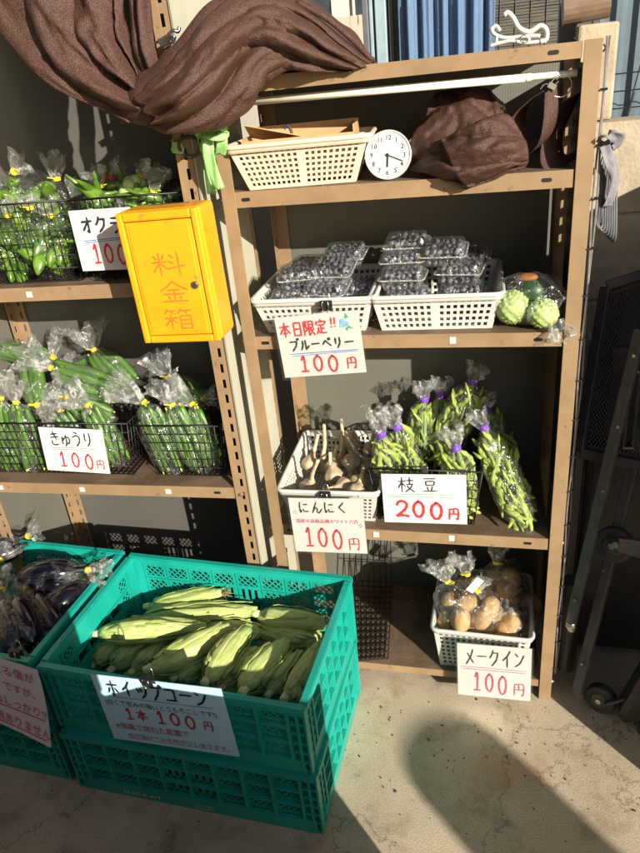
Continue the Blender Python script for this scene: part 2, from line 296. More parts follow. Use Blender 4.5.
# ------------------------------------------------------------------ handwriting
G = {
'1': [[(3, 2.6), (5.2, .5), (5, 9.4)], [(2.2, 9.5), (7.6, 9.4)]],
'0': [[(5, .6), (2.4, 2.6), (1.8, 6), (3.6, 9.2), (6.2, 9.2), (8, 6.2), (7.6, 2.6), (5.2, .6), (4.4, .9)]],
'2': [[(1.6, 2.8), (3, .9), (6, .6), (8, 2.2), (7.4, 4.6), (4.4, 7.2), (1.4, 9.2)], [(1.4, 9.3), (5, 8.8), (9, 9.3)]],
'6': [[(6.5, .5), (3, 4), (2, 7), (4, 9.5), (7, 8.8), (7.5, 6.5), (5, 5.2), (2.4, 6.6)]], '9': [[(7.6, 3), (5, .7), (2.4, 2.8), (4, 5), (7.4, 3.6), (7.4, 6), (6, 9.6)]],
'円': [[(1.7, 1.2), (1.5, 9.8)], [(1.7, 1.2), (8.5, 1), (8.5, 9.4), (7.2, 9)], [(5, 1.2), (5, 5.2)], [(1.7, 5.3), (8.4, 5)]],
'オ': [[(1, 3), (9, 2.6)], [(6, .5), (6, 9), (4.8, 8.3)], [(5.8, 3), (1.5, 8)]],
'ク': [[(4, .5), (2.8, 3), (1, 5)], [(3.6, 2), (8.3, 1.8)], [(8.3, 1.8), (7, 6), (3, 9.5)]],
'ラ': [[(2, 1), (8, 1)], [(1, 3.8), (8.8, 3.6)], [(8.8, 3.6), (7, 7), (3, 9.5)]],
'き': [[(2, 2.5), (8, 1.8)], [(1.8, 4.6), (8.4, 3.8)], [(4.2, .4), (6.8, 6.2)], [(2.6, 6.6), (2.6, 8.6), (5, 9.5), (7.5, 9)]],
'ゅ': [[(1.9, 3.9), (1.7, 7.5), (2.3, 8.3)], [(2.3, 6.2), (4.5, 4), (7.2, 4.2), (8.2, 6.2), (7, 8), (4.8, 7.8)], [(5.2, 2.6), (5.4, 7.5), (4, 9.9)]],
'う': [[(3.5, .6), (6.2, 1.4)], [(2, 3.8), (5.5, 2.8), (7.6, 4), (7.2, 7), (4.5, 9.7)]],
'り': [[(2.8, 1), (2.5, 5), (3.4, 5.8)], [(7, .6), (7.4, 4.5), (6.6, 7.5), (4.6, 9.8)]],
'ブ': [[(1, 2), (8, 1.8)], [(8, 1.8), (6.8, 5.6), (3, 9.5)], [(8.4, -.4), (9, .8)], [(9.6, -.8), (10.2, .3)]],
'ル': [[(3, 1.5), (2.8, 5.5), (1, 9)], [(6, 1), (6, 9)], [(6, 9), (9.5, 6)]],
'ー': [[(1, 5), (9, 4.8)]],
'ベ': [[(.8, 6.5), (3.6, 3.2)], [(3.6, 3.2), (9.4, 8)], [(6.6, 1.5), (7.3, 3)], [(8.2, 1), (9, 2.4)]],
'リ': [[(2.8, 1.2), (2.8, 6)], [(7.2, .8), (7.2, 5.5), (4.5, 9.6)]],
'に': [[(2, 1), (1.6, 5), (2, 9.2), (3, 7.6)], [(4.8, 2.8), (8.4, 2.6)], [(4.6, 6.6), (5.2, 8.4), (9, 8.4)]],
'ん': [[(5, .6), (1, 9.4)], [(1.2, 9), (3.6, 5.4), (5.4, 6), (5.4, 8.8), (7, 9.2), (9.4, 6.2)]],
'く': [[(6.8, .6), (2.4, 5)], [(2.4, 5), (7.2, 9.4)]],
'枝': [[(.4, 3), (4.4, 2.7)], [(2.4, .4), (2.4, 9.6)], [(2.3, 3.2), (.3, 7)], [(2.6, 4), (4.2, 5.8)], [(5, 2.4), (9.6, 2.2)], [(7.2, .4), (7.2, 4.6)], [(5.2, 4.8), (8.9, 4.6)], [(8.9, 4.6), (7.6, 7), (4.6, 9.6)], [(5.6, 5.6), (7.2, 7.6), (9.8, 9.5)]],
'豆': [[(1.5, 1), (8.5, .9)], [(2.5, 2.8), (2.7, 5.4)], [(2.5, 2.8), (7.6, 2.7), (7.3, 5.2)], [(2.7, 5.3), (7.3, 5.2)], [(3.4, 6.4), (4, 8.4)], [(6.6, 6.2), (6, 8.4)], [(.8, 9.2), (9.3, 9)]],
'メ': [[(7.4, .8), (5.4, 5), (1.4, 9.4)], [(2.6, 3.2), (8, 8.4)]],
'イ': [[(7.6, .6), (5, 3.6), (1.4, 6)], [(5.2, 3.6), (5.2, 9.6)]],
'ン': [[(1.6, 1.8), (3.6, 3.2)], [(1.6, 9), (5.6, 7), (9, 2.4)]],
'ホ': [[(1, 3), (9, 2.7)], [(5, .5), (5, 9.4), (3.8, 8.6)], [(2.8, 5), (1.2, 7.8)], [(7, 4.9), (8.8, 7.4)]],
'ッ': [[(1.8, 4), (2.6, 6)], [(4.2, 3.6), (5, 5.6)], [(8.4, 3.4), (7, 7), (4, 9.4)]],
'プ': [[(1, 2), (7.6, 1.8)], [(7.6, 1.8), (6.4, 5.6), (2.8, 9.5)], [(9, .1), (9.9, 1), (9, 1.9), (8.2, 1), (9, .1)]],
'コ': [[(1.4, 2), (8.4, 1.8)], [(8.4, 1.8), (8.2, 8.6)], [(1.2, 8.8), (8.8, 8.6)]],
'本': [[(.8, 3), (9.2, 2.8)], [(5, .4), (5, 9.7)], [(4.9, 3), (.8, 7.6)], [(5.1, 3), (9.3, 7.4)], [(3.2, 7.4), (6.9, 7.3)]],
'日': [[(2.3, 1), (2.3, 9.3)], [(2.3, 1), (7.8, 1)], [(7.8, 1), (7.8, 9.3)], [(2.3, 5), (7.8, 5)], [(2.3, 9.1), (7.8, 9.1)]],
'限': [[(1, 1), (1, 9.7)], [(1, 1), (3.4, 1)], [(3.4, 1), (2.3, 3.6), (3.5, 5.4), (2.6, 7), (1.4, 6.8)], [(5, 1), (5, 9.3), (6.5, 8.4)], [(5, 1), (8.6, 1)], [(8.6, 1), (8.6, 4.9)], [(5, 3), (8.6, 3)], [(5, 4.9), (8.6, 4.9)], [(9.3, 5.8), (7.4, 7.2)], [(6.4, 5), (7.4, 7.2), (9.7, 9.6)]],
'定': [[(5, .1), (5, 1.4)], [(1.2, 1.7), (1, 3.4)], [(1.2, 1.7), (8.9, 1.6), (8.3, 3.2)], [(2.6, 4), (7.6, 3.9)], [(5, 4), (5, 9)], [(5, 6.3), (7.8, 6.2)], [(2.6, 5.6), (2.2, 7.8), (.8, 9.7)], [(2.2, 7.6), (4, 9.2), (9.5, 9.5)]],
'!': [[(5.8, .6), (5, 6.4)], [(4.7, 8.7), (4.8, 9.3)]],
'(': [[(7, .2), (4.6, 5), (7, 9.8)]], ')': [[(3, .2), (5.4, 5), (3, 9.8)]],
'料': [[(.9, 1.5), (1.7, 3)], [(4.2, 1.2), (3.4, 3)], [(.4, 4.2), (4.7, 4)], [(2.6, .4), (2.6, 9.6)], [(2.5, 4.6), (.4, 8)], [(2.8, 4.6), (4.6, 7)], [(5.8, 1.4), (6.8, 2.6)], [(5.4, 3.8), (6.6, 5)], [(4.9, 7), (9.9, 5.8)], [(8.2, .4), (8.2, 9.7)]],
'金': [[(5, .2), (3, 2.6), (.6, 4.4)], [(5.1, .3), (7, 2.4), (9.5, 4.2)], [(3, 4.2), (7, 4.1)], [(1.6, 6), (8.4, 5.9)], [(5, 4.2), (5, 9.2)], [(2.8, 7), (3.5, 8.4)], [(7.3, 6.9), (6.5, 8.4)], [(.8, 9.4), (9.3, 9.3)]],
'箱': [[(2, .2), (.8, 2.4)], [(1.6, 1.2), (4.4, 1.1)], [(2.9, 1.3), (3.4, 2.4)], [(6.2, .2), (5.2, 2.3)], [(5.9, 1.2), (9.3, 1.1)], [(7.4, 1.3), (7.9, 2.4)], [(.5, 4.6), (4.6, 4.4)], [(2.6, 2.8), (2.6, 9.7)], [(2.5, 4.8), (.5, 7.8)], [(2.8, 5), (4.4, 6.8)], [(5.6, 3.6), (5.6, 9.6)], [(5.6, 3.6), (9, 3.5)], [(9, 3.5), (9, 9.6)], [(5.6, 5.4), (9, 5.4)], [(5.6, 7.3), (9, 7.3)], [(5.6, 9.3), (9, 9.3)]],
'の': [[(5.2, 2), (4, 7.4), (2.2, 8), (1.4, 5.4), (4, 2.2), (7, 2), (8.8, 5), (7.6, 8), (5.6, 9)]],
}
_zz = [0]
def ribbon(mb, pts, w, z):
    n = 5 if len(pts) > 2 else 4
    P = cr([V((p[0], p[1], 0)) for p in pts], n); L = []; Rr = []
    for i, p in enumerate(P):
        d = P[min(i + 1, len(P) - 1)] - P[max(i - 1, 0)]
        if d.length < 1e-9: d = V((1, 0, 0))
        d.normalize(); t = V((-d.y, d.x, 0)); ww = w * (.5 + .07 * math.sin(i * 1.7 + z * 9e4))
        if i in (0, len(P) - 1): ww *= .72; p = p + d * (w * .3) * (-1 if i == 0 else 1)
        L.append(V((p.x, p.y, z)) + t * ww); Rr.append(V((p.x, p.y, z)) - t * ww)
    b = len(mb.v); mb.v += L + Rr; k = len(L)
    for i in range(k - 1): mb.face([b + i, b + k + i, b + k + i + 1, b + i + 1])
def write(mb, text, x, y, w, h, sw, adv=None, slant=0, seed=1):
    """strokes of handwriting; x,y is the top-left corner on the card (y down)"""
    rnd = random.Random(hash(len(text)) + seed); adv = adv or w * 1.08
    for i, ch in enumerate(text):
        if ch in G:
            jx, jy, sc = rnd.uniform(-.03, .03) * w, rnd.uniform(-.04, .04) * h, rnd.uniform(.94, 1.05)
            for st in G[ch]:
                _zz[0] = (_zz[0] + 1) % 9
                ribbon(mb, [(x + i * adv + jx + (p[0] * .1 * w * sc) - slant * (p[1] * .1 * h), -(y + jy + p[1] * .1 * h * sc)) for p in st], sw, .0006 + _zz[0] * .00004)
FONTS = {}
def typed(text, x, y, size, m, parent, name='lettering', off=0., shear=0., M=None, align='LEFT', wide=1.0):
    c = bpy.data.curves.new(name, 'FONT'); c.body = text; c.size = size; c.offset = off; c.shear = shear; c.align_x = align; c.resolution_u = 2
    o = bpy.data.objects.new('tmp', c); COL.objects.link(o)
    dg = bpy.context.evaluated_depsgraph_get(); dg.update()
    me = bpy.data.meshes.new_from_object(o.evaluated_get(dg)); bpy.data.objects.remove(o); bpy.data.curves.remove(c)
    me.materials.clear(); me.materials.append(m); me.name = name
    r = bpy.data.objects.new(name, me); COL.objects.link(r); r.parent = parent
    L = Matrix.Translation((x, -y, .0011)) @ Matrix.Diagonal((wide, 1, 1, 1))
    r.matrix_local = (M @ L) if M is not None else L
    return r
def frame3(tl, tr, bl):
    tl, tr, bl = V(tl), V(tr), V(bl); X = (tr - tl); w = X.length; X.normalize(); Yd = bl - tl; Yd = Yd - X * Yd.dot(X); h = Yd.length; Yv = -Yd.normalized(); Z = X.cross(Yv)
    M = Matrix.Identity(4)
    for i in range(3): M[i][0] = X[i]; M[i][1] = Yv[i]; M[i][2] = Z[i]; M[i][3] = tl[i]
    return M, w, h
def card(label, tl, tr, bl, m=M_CARD, sleeve=0, curl=0, group='handwritten price cards', bend=0.):
    M, w, h = frame3(tl, tr, bl); root = thing('price_card', label, 'price card', group=group, M=M)
    mb = MB(); nx, ny = 10, 8; g = []
    for s_ in (0, -1):
        g.append([[V((w * i / nx, -h * j / ny, s_ * .0009 + cardz(curl, i / nx, j / ny))) for i in range(nx + 1)] for j in range(ny + 1)])
    for L in g:
        b = len(mb.v)
        for row in L: mb.v += row
        for j in range(ny):
            for i in range(nx): mb.face([b + j * (nx + 1) + i, b + j * (nx + 1) + i + 1, b + (j + 1) * (nx + 1) + i + 1, b + (j + 1) * (nx + 1) + i])
    mb.build('card_sheet', m, root)
    if sleeve:
        s2 = MB(); e = sleeve
        s2.box((w / 2, -h / 2, .0022), (w + 2 * e, h + 2 * e, .0003)); s2.build('clear_sleeve', F_SLEEVE, root)
    return root, w, h
def cardz(curl, u, v): return curl * (u * u * .6 + v * v * u * .8)
def ink(root, fn, m, name='lettering'):
    mb = MB(); fn(mb); return mb.build(name, m, root)
def line(mb, x0, y0, x1, y1, sw, wob=.0):
    _zz[0] = (_zz[0] + 1) % 9
    ribbon(mb, [(x0, -y0), ((x0 + x1) / 2, -(y0 + y1) / 2 + wob), (x1, -y1)], sw, .0006 + _zz[0] * .00004)

# ================================================================== SETTING
g = MB(); N = 60
g.v += [V((-60, -60, 0)), V((60, -60, 0)), V((60, 60, 0)), V((-60, 60, 0))]; g.face([0, 1, 2, 3])
tag(g.build('ground', ground_material()), 'bare stained concrete yard', None, kind='structure')

M_BLOCK = mat('cream_block_wall', (.42, .35, .245), .85, .2, 14, .5, 120)
M_CORR = mat('slate_blue_corrugated_steel', (.10, .14, .17), .45, .15, 8)
M_POSTG = mat('slate_grey_post', (.12, .125, .14), .5, .1, 20)
# concrete block wall standing behind the right of the rack
def block_wall(name, label, x0, x1, y0, y1, h, bl=.39, bh=.19, along='x', cap=True):
    mb = MB(); nz = max(1, round(h / bh)); bh = h / nz; L = (x1 - x0) if along == 'x' else (y1 - y0); nb = max(1, math.ceil(L / bl)); rnd = random.Random(3)
    for k in range(nz):
        off = (k % 2) * .5
        for i in range(-1, nb + 1):
            a = max(0, (i + off) * bl); b = min(L, (i + 1 + off) * bl)
            if b - a < .02: continue
            e = rnd.uniform(0, .002); jt = .004
            if along == 'x': mb.bb((x0 + a + jt, y0 - e, k * bh + jt), (x0 + b - jt, y1, (k + 1) * bh - jt))
            else: mb.bb((x0 - e, y0 + a + jt, k * bh + jt), (x1, y0 + b - jt, (k + 1) * bh - jt))
    if along == 'x': mb.bb((x0 + .003, y0 + .005, 0), (x1 - .003, y1 - .005, h - .003))
    else: mb.bb((x0 + .005, y0 + .003, 0), (x1 - .005, y1 - .003, h - .003))
    return tag(mb.build(name, M_BLOCK, bevel=.003), label, 'wall')
block_wall('block_wall', 'cream concrete block wall behind the trolleys, right of the shelves', .66, 1.9, .50, .62, 1.19)
# unseen walls added out of frame to throw shade over the crates and trolleys
block_wall('low_shade_wall', 'unseen low block wall added to shade the green crates', .332, .737, -1.12, -.86, .585)
block_wall('low_shade_wall', 'unseen taller low block wall added to shade the eggplant crate', -2.2, .33, -1.2, -.95, .78)
block_wall('side_shade_wall', 'unseen block wall right of the trolleys, added to shade them', 1.0, 1.12, -.38, .49, 1.16, along='y')
# slate corrugated sheet beyond the block wall
cs = thing('corrugated_fence', 'slate blue corrugated metal fence behind the block wall', 'fence', (0, .75, 0))
mb = MB(); P = []
for i in range(90):
    x = .70 + i * .012; d = (0, .012, .012, 0)[i % 4] if True else 0
    P.append((x, d))
mb.rings([[V((x, d, z)) for x, d in P] for z in (1.0, 1.60)], close=False, capa=False, capb=False)
mb.build('corrugated_sheet', M_CORR, cs, solid=.0015)
mb = MB(); mb.bb((.70, .02, 1.0), (1.77, .05, 1.04)); mb.build('rail', M_POSTG, cs)
# cream post with brown pipe cap
pt = thing('gate_post', 'cream concrete gate post with a brown pipe cap behind the rack corner', 'post', (0, 0, 0))
mb = MB(); mb.bb((.632, .52, 1.19), (.712, .56, 1.375)); mb.build('post_body', M_BLOCK, pt, bevel=.006)
mb = MB(); mb.tube([(.60, .54, 1.41), (.690, .54, 1.416)], .034, 20); mb.build('pipe_cap', mat('brown_pipe', (.22, .15, .10), .4, .15, 30), pt, smooth=False)
mb = MB(); mb.bb((.60, .60, .9), (.635, .64, 1.8)); tag(mb.build('grey_post', M_POSTG), 'slate grey steel post beside the bamboo blind', 'post')
# wire mesh above the block wall
mb = MB()
for i in range(14): mb.tube([(.70 + i * .055, .60, 1.19), (.70 + i * .055 + .02, .60, 1.30)], .0015, 5)
for k in range(3): mb.tube([(.69, .602, 1.205 + .035 * k), (1.45, .602, 1.205 + .035 * k + .01)], .0015, 5)
tag(mb.build('wire_mesh', M_WIRE), 'wire mesh standing on top of the cream block wall', 'wire mesh')

# bamboo blind hanging on the building behind
M_BAMB = mat('weathered_bamboo', (.11, .10, .075), .7, .4, 40, .3, 100, stretch=(.3, 1, 6))
b2 = thing('bamboo_blind', 'dark woven bamboo blind hanging beside the blue curtain', 'blind', (0, 0, 0))
mb = MB(); x0, x1, yb = .46, .80, 1.46; rnd = random.Random(8)
for k in range(120):
    z = 1.0 + k * .0085; mb.bar((x0, yb + rnd.uniform(-.001, .001), z), (x1, yb, z + rnd.uniform(-.0015, .0015)), .004, .0068)
mb.build('bamboo_slats', M_BAMB, b2)
mb = MB()
for i in range(8): mb.tube([(x0 + .02 + i * .048, yb - .004, 1.0), (x0 + .02 + i * .048, yb - .004, 2.02)], .0016, 5)
mb.build('binding_cord', M_BLACK, b2)
# blue curtain
M_DENIM = mat('blue_denim_curtain', (.11, .19, .31), .8, .25, 250, .3, 500, stretch=(3, 1, .6))
mb = MB(); R_ = []
for z in (.9, 1.2, 1.5, 2.1):
    R_.append([V((.155 + .31 * i / 60, 1.42 + .014 * math.sin(i * .62 + .3 * math.sin(i * .21)) + .008 * math.sin(i * 1.4 + z), z)) for i in range(61)])
mb.rings(R_, close=False); tag(mb.build('blue_curtain', M_DENIM, smooth=True, solid=.002), 'faded blue cloth curtain hanging behind the top of the rack', 'curtain')
# window frames left of the curtain
wf = thing('window_frame', 'grey blue aluminium sash frame left of the blue curtain', 'window frame', (0, 0, 0))
M_SASH = mat('pale_blue_sash', (.30, .40, .44), .4, .1, 20); M_SASHD = mat('bronze_sash', (.07, .075, .07), .4, .1, 20)
for i, (xa, xb, m) in enumerate(((.030, .052, M_POSTG), (.052, .068, M_SASH), (.073, .112, M_SASH), (.118, .134, M_SASHD))):
    mb = MB(); mb.bb((xa + .001, 1.45 + .01 * (i % 2), .6), (xb - .001, 1.50, 2.2)); mb.build('sash_post', m, wf, bevel=.003)
mb = MB(); mb.bb((.068, 1.475, .6), (.0735, 1.48, 2.2)); mb.build('glass_pane', mat('dim_glass', (.15, .2, .22), .1, .1, 5), wf)
# building wall carrying these
M_WALLB = mat('grey_rendered_wall', (.30, .28, .24), .85, .1, 6)
bl = thing('house', 'grey rendered house wall behind the curtain and the bamboo blind', 'house', (0, 0, 0))
mb = MB(); mb.bb((.02, 1.56, 0), (3.2, 2.6, 3.4)); mb.build('wall', M_WALLB, bl)
mb = MB(); mb.bb((-.1, 1.25, 3.4), (3.4, 2.7, 3.5)); mb.build('roof', M_POSTG, bl)
# far apartment block with a balcony
ap = thing('apartment_block', 'sunlit apartment block with a slatted balcony and windows in the distance', 'building', (0, 0, 0))
M_APT = mat('pale_apartment_wall', (.58, .54, .48), .85, .08, 3); M_BALC = mat('tan_balcony_slats', (.50, .42, .32), .8, .08, 5)
mb = MB(); mb.bb((-9, 14, 0), (1.2, 18, 6)); mb.build('wall', M_APT, ap)
mb = MB()
for i in range(70): mb.bb((-9 + i * .145, 12.8, 1.25), (-9 + i * .145 + .125, 12.84, 2.35))
mb.build('balcony_rail', M_BALC, ap)
mb = MB(); mb.bb((-9.1, 12.7, 1.0), (1.3, 14.01, 1.2)); mb.build('balcony_floor', M_APT, ap)
for k in range(7):
    mb = MB(); x = -8.4 + k * 1.25; mb.bb((x, 13.96, 2.3), (x + .8, 13.99, 3.6)); wn = mb.build('window', mat('dark_window_glass', (.05, .06, .07), .1, .3, 3), ap)
    mb = MB()
    for q in (x - .04, x + .38, x + .8): mb.bb((q, 13.93, 2.25), (q + .05, 13.955, 3.65))
    mb.build('window_frame', M_APT, wn)
# cream wall behind the left rack top
mb = MB(); mb.bb((-2.6, .62, 0), (-.02, .74, 2.6)); tag(mb.build('shed_wall', mat('cream_shed_sheet', (.42, .40, .33), .5, .06, 6)), 'cream sheet metal shed wall behind the brown curtain', 'wall')

# ================================================================== RACKS
T = .0018
def angle_post(root, x, y, sx, sy, h, fw=.036, sw=.03, slots=False, name='post'):
    """L-shaped upright: front flange runs in sx, side flange in sy from the corner (x,y); slotted flanges have real gaps"""
    mb = MB()
    xa, xb = sorted((x, x + sx * fw))
    ya, yb = sorted((y, y + sy * T))
    if slots:
        mid = (xa + xb) / 2 + .003; hw = .0032; pitch = .0335
        mb.bb((xa, ya, 0), (mid - hw, yb, h)); mb.bb((mid + hw, ya, 0), (xb, yb, h)); z = 0
        while z < h: mb.bb((mid - hw, ya, z), (mid + hw, yb, min(h, z + pitch * .45))); z += pitch
    else: mb.bb((xa, ya, 0), (xb, yb, h))
    xs, xe = sorted((x, x + sx * T)); y0, y1 = sorted((y + sy * T, y + sy * sw)); ym = (y0 + y1) / 2; hw = .003; z = 0; pitch = .0335
    mb.bb((xs, y0, 0), (xe, ym - hw, h)); mb.bb((xs, ym + hw, 0), (xe, y1, h))
    while z < h: mb.bb((xs, ym - hw, z), (xe, ym + hw, min(h, z + pitch * .55))); z += pitch
    return mb.build(name, M_BROWN, root, bevel=.0007)
def shelf(root, x0, x1, y0, y1, zt, lip, name='shelf', holes=True):
    mb = MB(); mb.mi = 1; mb.bb((x0, y0 + .0016, zt - .0016), (x1, y1 - .0016, zt - .0002)); mb.mi = 0
    mb.bb((x0, y0, zt - lip), (x1, y0 + .0015, zt)); mb.bb((x0, y1 - .0015, zt - lip), (x1, y1, zt))
    mb.bb((x0, y0 + .0015, zt - lip), (x1, y0 + .009, zt - lip + .0014))
    mb.mi = 2
    if holes:
        for xx in (x0 + .035, x1 - .045):
            zc = zt - lip * .5; hp = MB()
            mb.disc((xx, y0 + .0002, zc), (0, 1, 0), .0032, .0010, 12); mb.disc((xx + .010, y0 + .0002, zc), (0, 1, 0), .0032, .0010, 12); mb.bb((xx, y0 - .00035, zc - .0031), (xx + .010, y0 + .0006, zc + .0031))
    o = mb.build(name, [M_BROWN, M_SHELF, M_BLACK], root); return o
def bolts(root, pts, nrm=(1, 0, 0)):
    src = None
    for p in pts:
        if src is None:
            mb = MB(); mb.disc((0, 0, 0), (1, 0, 0), .0062, .004, 12, .005); mb.disc((.003, 0, 0), (1, 0, 0), .0035, .003, 6); src = mb.build('bolt', M_BOLT, root)
            c = src
        else: c = copy_child(src, root)
        q = V((1, 0, 0)).rotation_difference(V(nrm)); c.rotation_mode = 'QUATERNION'; c.rotation_quaternion = q; c.location = p
W_, D_, H_ = .616, .30, 1.338
rack = thing('storage_rack', 'tan painted steel shelving rack holding the blueberries, garlic and edamame', 'rack')
for sx, x in ((1, 0), (-1, W_)):
    angle_post(rack, x, 0, sx, 1, H_, fw=.025 if sx > 0 else .026); angle_post(rack, x, D_, sx, -1, H_, fw=.028)
SZ = [.057, .452, .893, 1.161, 1.337]; LIP = [.02, .027, .026, .027, .022]
for z, lp in zip(SZ, LIP): shelf(rack, .003, W_ - .028, .003, D_ - .003, z, lp)
# the sheets fixed to the rack: ribbed grey back, added dark right side
mb = MB(); P = []
for i in range(250):
    P.append((.002 + i * .00245, .0002 if i % 2 else 0))
mb.rings([[V((x, D_ + .004 + d, z)) for x, d in P] for z in (.03, H_)], close=False); mb.build('back_sheet', M_PANEL, rack, solid=.002)
mb = MB(); mb.bb((W_ - .008, .031, .03), (W_ - .005, D_ - .031, H_ - .03)); mb.build('side_sheet', M_DARKP, rack)  # dark sheet put in to keep side light out of the shelves
bolts(rack, [(W_ + .002, .012, z) for z in (1.325, 1.155, .885, .44, .05)]); bolts(rack, [(-.002, .012, z) for z in (1.15, .88, .44)], (-1, 0, 0))
st = None
for x, z, s_ in ((.40, .881, .011), (.395, .441, .012), (.235, .44, .012)):
    mb = MB(); mb.box((x, .0024, z), (s_, .0008, s_ * 1.15)); mb.build('price_sticker', M_WHITE, rack)
# black zip ties and cable run down the right post
cb = thing('cable', 'pair of thin grey cables zip-tied down the right rack post', 'cable')
mb = MB()
for q in (0, .004): mb.tube(cr([(W_ + .005 + q + .0015 * math.sin(z * 21 + q * 900), .005 + q, z) for z in [1.34 - .06 * i for i in range(22)]], 3), .0016, 6)
mb.build('cable_run', mat('grey_cable', (.22, .2, .19), .4, .2, 60), cb)
src = None
for i in range(16):
    if src is None:
        mb = MB(); mb.tube([(W_ + .001, -.001, 0), (W_ + .010, -.001, .001), (W_ + .011, .010, .001), (W_ + .001, .010, 0)], .0017, 6, closed=True); src = mb.build('zip_tie', M_BLACK, cb); o = src
    else: o = copy_child(src, cb)
    o.location = (0, 0, 1.27 - i * .078)
# left rack
LR = thing('storage_rack', 'slotted tan steel rack holding the peppers and cucumbers, left of the other', 'rack', (-.042, 0, 0), rot=(0, 0, math.radians(1.8)))
LW = .665; LH = 1.82
angle_post(LR, 0, 0, -1, 1, LH, fw=.031, slots=True); angle_post(LR, -LW, 0, 1, 1, LH, fw=.031, slots=True); angle_post(LR, 0, D_, -1, -1, LH, fw=.031); angle_post(LR, -LW, D_, 1, -1, LH, fw=.031, slots=True)
for z, lp in ((.057, .027), (.545, .028), (1.008, .028), (1.60, .028)): shelf(LR, -LW + .004, -.0335, .003, D_ - .003, z, lp)
mb = MB(); mb.bb((-LW - .2, D_ + .003, .03), (.0, D_ + .006, LH)); mb.build('back_sheet', mat('smooth_grey_sheet', (.105, .103, .09), .2, .04, 4), LR)
mb = MB(); mb.bb((-LW - .006, .032, .03), (-LW - .003, D_ - .032, LH)); mb.build('side_sheet', M_PANEL, LR)
mb = MB(); P = [(.004 + (.0012 if i % 2 else 0), -.004 + i * .0032) for i in range(82)]
mb.rings([[V((x, y, z)) for x, y in P] for z in (.12, LH)], close=False); mb.build('corrugated_side_sheet', mat('cream_corrugated_plastic', (.36, .35, .27), .5, .04, 8), LR, solid=.004)
for x, z in ((-.53, .994), (-.395, .994), (-.62, .531), (-.405, .531), (-.19, .531)):
    mb = MB(); mb.box((x, .0024, z), (.013, .0008, .012)); mb.build('price_sticker', M_WHITE, LR)
bolts(LR, [(-.017, -.001, z) for z in (.53, .995)], (0, -1, 0))

# ================================================================== GOODS
def perforated(P, us, vs, hole, solid_t, mb=None):
    """sheet of bilinear patch P(u,v) with the cells for which hole(i,j) is true left open"""
    mb = mb or MB(); b = len(mb.v); nu = len(us)
    for v in vs:
        for u in us: mb.v.append(P(u, v))
    for j in range(len(vs) - 1):
        for i in range(nu - 1):
            if not hole(i, j): mb.face([b + j * nu + i, b + j * nu + i + 1, b + (j + 1) * nu + i + 1, b + (j + 1) * nu + i])
    return mb
def gridlines(n, frac, m0, m1):
    """breakpoints: margin, then n holes with bars between"""
    p = (1 - m0 - m1) / (n + (n - 1) * frac); out = [0]; x = m0
    for i in range(n): out += [x, x + p]; x += p * (1 + frac)
    return out + [1]
def plastic_basket(label, M, w0, d0, w1, d1, h, nx, ny, nz, m, group='plastic baskets with square holes', split=True):
    """tapered open basket: base w0 x d0, rim w1 x d1, origin at base centre"""
    r = thing('plastic_basket', label, 'basket', group=group, M=M)
    c0 = [V((-w0 / 2, -d0 / 2, 0)), V((w0 / 2, -d0 / 2, 0)), V((w0 / 2, d0 / 2, 0)), V((-w0 / 2, d0 / 2, 0))]
    c1 = [V((-w1 / 2, -d1 / 2, h)), V((w1 / 2, -d1 / 2, h)), V((w1 / 2, d1 / 2, h)), V((-w1 / 2, d1 / 2, h))]
    mb = MB()
    for k in range(4):
        a, b, c, d = c0[k], c0[(k + 1) % 4], c1[(k + 1) % 4], c1[k]
        n = nx if k % 2 == 0 else ny; us = gridlines(n, .75, .05, .05); vs_ = gridlines(nz, .7, .08, .10)
        P = lambda u, v: a.lerp(b, u).lerp(d.lerp(c, u), v)
        mid = n // 2 if split else -1
        perforated(P, us, vs_, lambda i, j: i % 2 == 1 and j % 2 == 1 and (i // 2) != mid, .0, mb)
    us = gridlines(nx, .75, .05, .05); vs_ = gridlines(ny, .75, .05, .05)
    perforated(lambda u, v: c0[0].lerp(c0[1], u).lerp(c0[3].lerp(c0[2], u), v), us, vs_, lambda i, j: i % 2 == 1 and j % 2 == 1, 0, mb)
    mb.build('basket_wall', m, r, solid=.0018)
    # rim: rolled edge with rounded corners
    mb = MB(); pts = []; e = .0045; rad = .014
    for k, (sx, sy) in enumerate(((-1, -1), (1, -1), (1, 1), (-1, 1))):
        for t in range(5):
            a = math.pi + k * math.pi / 2 + t * math.pi / 8
            pts.append(V((sx * (w1 / 2 + e - rad) + rad * math.cos(a), sy * (d1 / 2 + e - rad) + rad * math.sin(a), h)))
    mb.tube(pts, .0038, 8, closed=True); q = MB()
    for p in pts: pass
    mb.rings([[p + V((0, 0, -.010)) for p in pts], [p + V((0, 0, .001)) for p in pts]], capa=False, capb=False)
    mb.build('rim', m, r, smooth=True, solid=.0012)
    return r
def TR(x, y, z, rz=0, rx=0, ry=0):
    return Matrix.Translation((x, y, z)) @ Matrix.Rotation(rz, 4, 'Z') @ Matrix.Rotation(rx, 4, 'X') @ Matrix.Rotation(ry, 4, 'Y')
plastic_basket('white square-holed basket of blueberry packs nearer the left post', TR(.139, .128, .8935, .02), .190, .20, .228, .235, .068, 17, 15, 5, M_WHITE)
plastic_basket('white square-holed basket of blueberry packs beside the bumpy gourds', TR(.366, .130, .8935, .02), .200, .20, .228, .235, .068, 17, 15, 5, M_WHITE)
plastic_basket('cream basket holding cardboard on the top tray beside the clock', TR(.138, .078, 1.1625, .10), .186, .12, .238, .155, .072, 20, 12, 7, M_BEIGE)
plastic_basket('deep white basket full of garlic bulbs', TR(.133, .138, .4525, .02), .185, .21, .212, .268, .092, 18, 20, 7, M_WHITE, split=False)
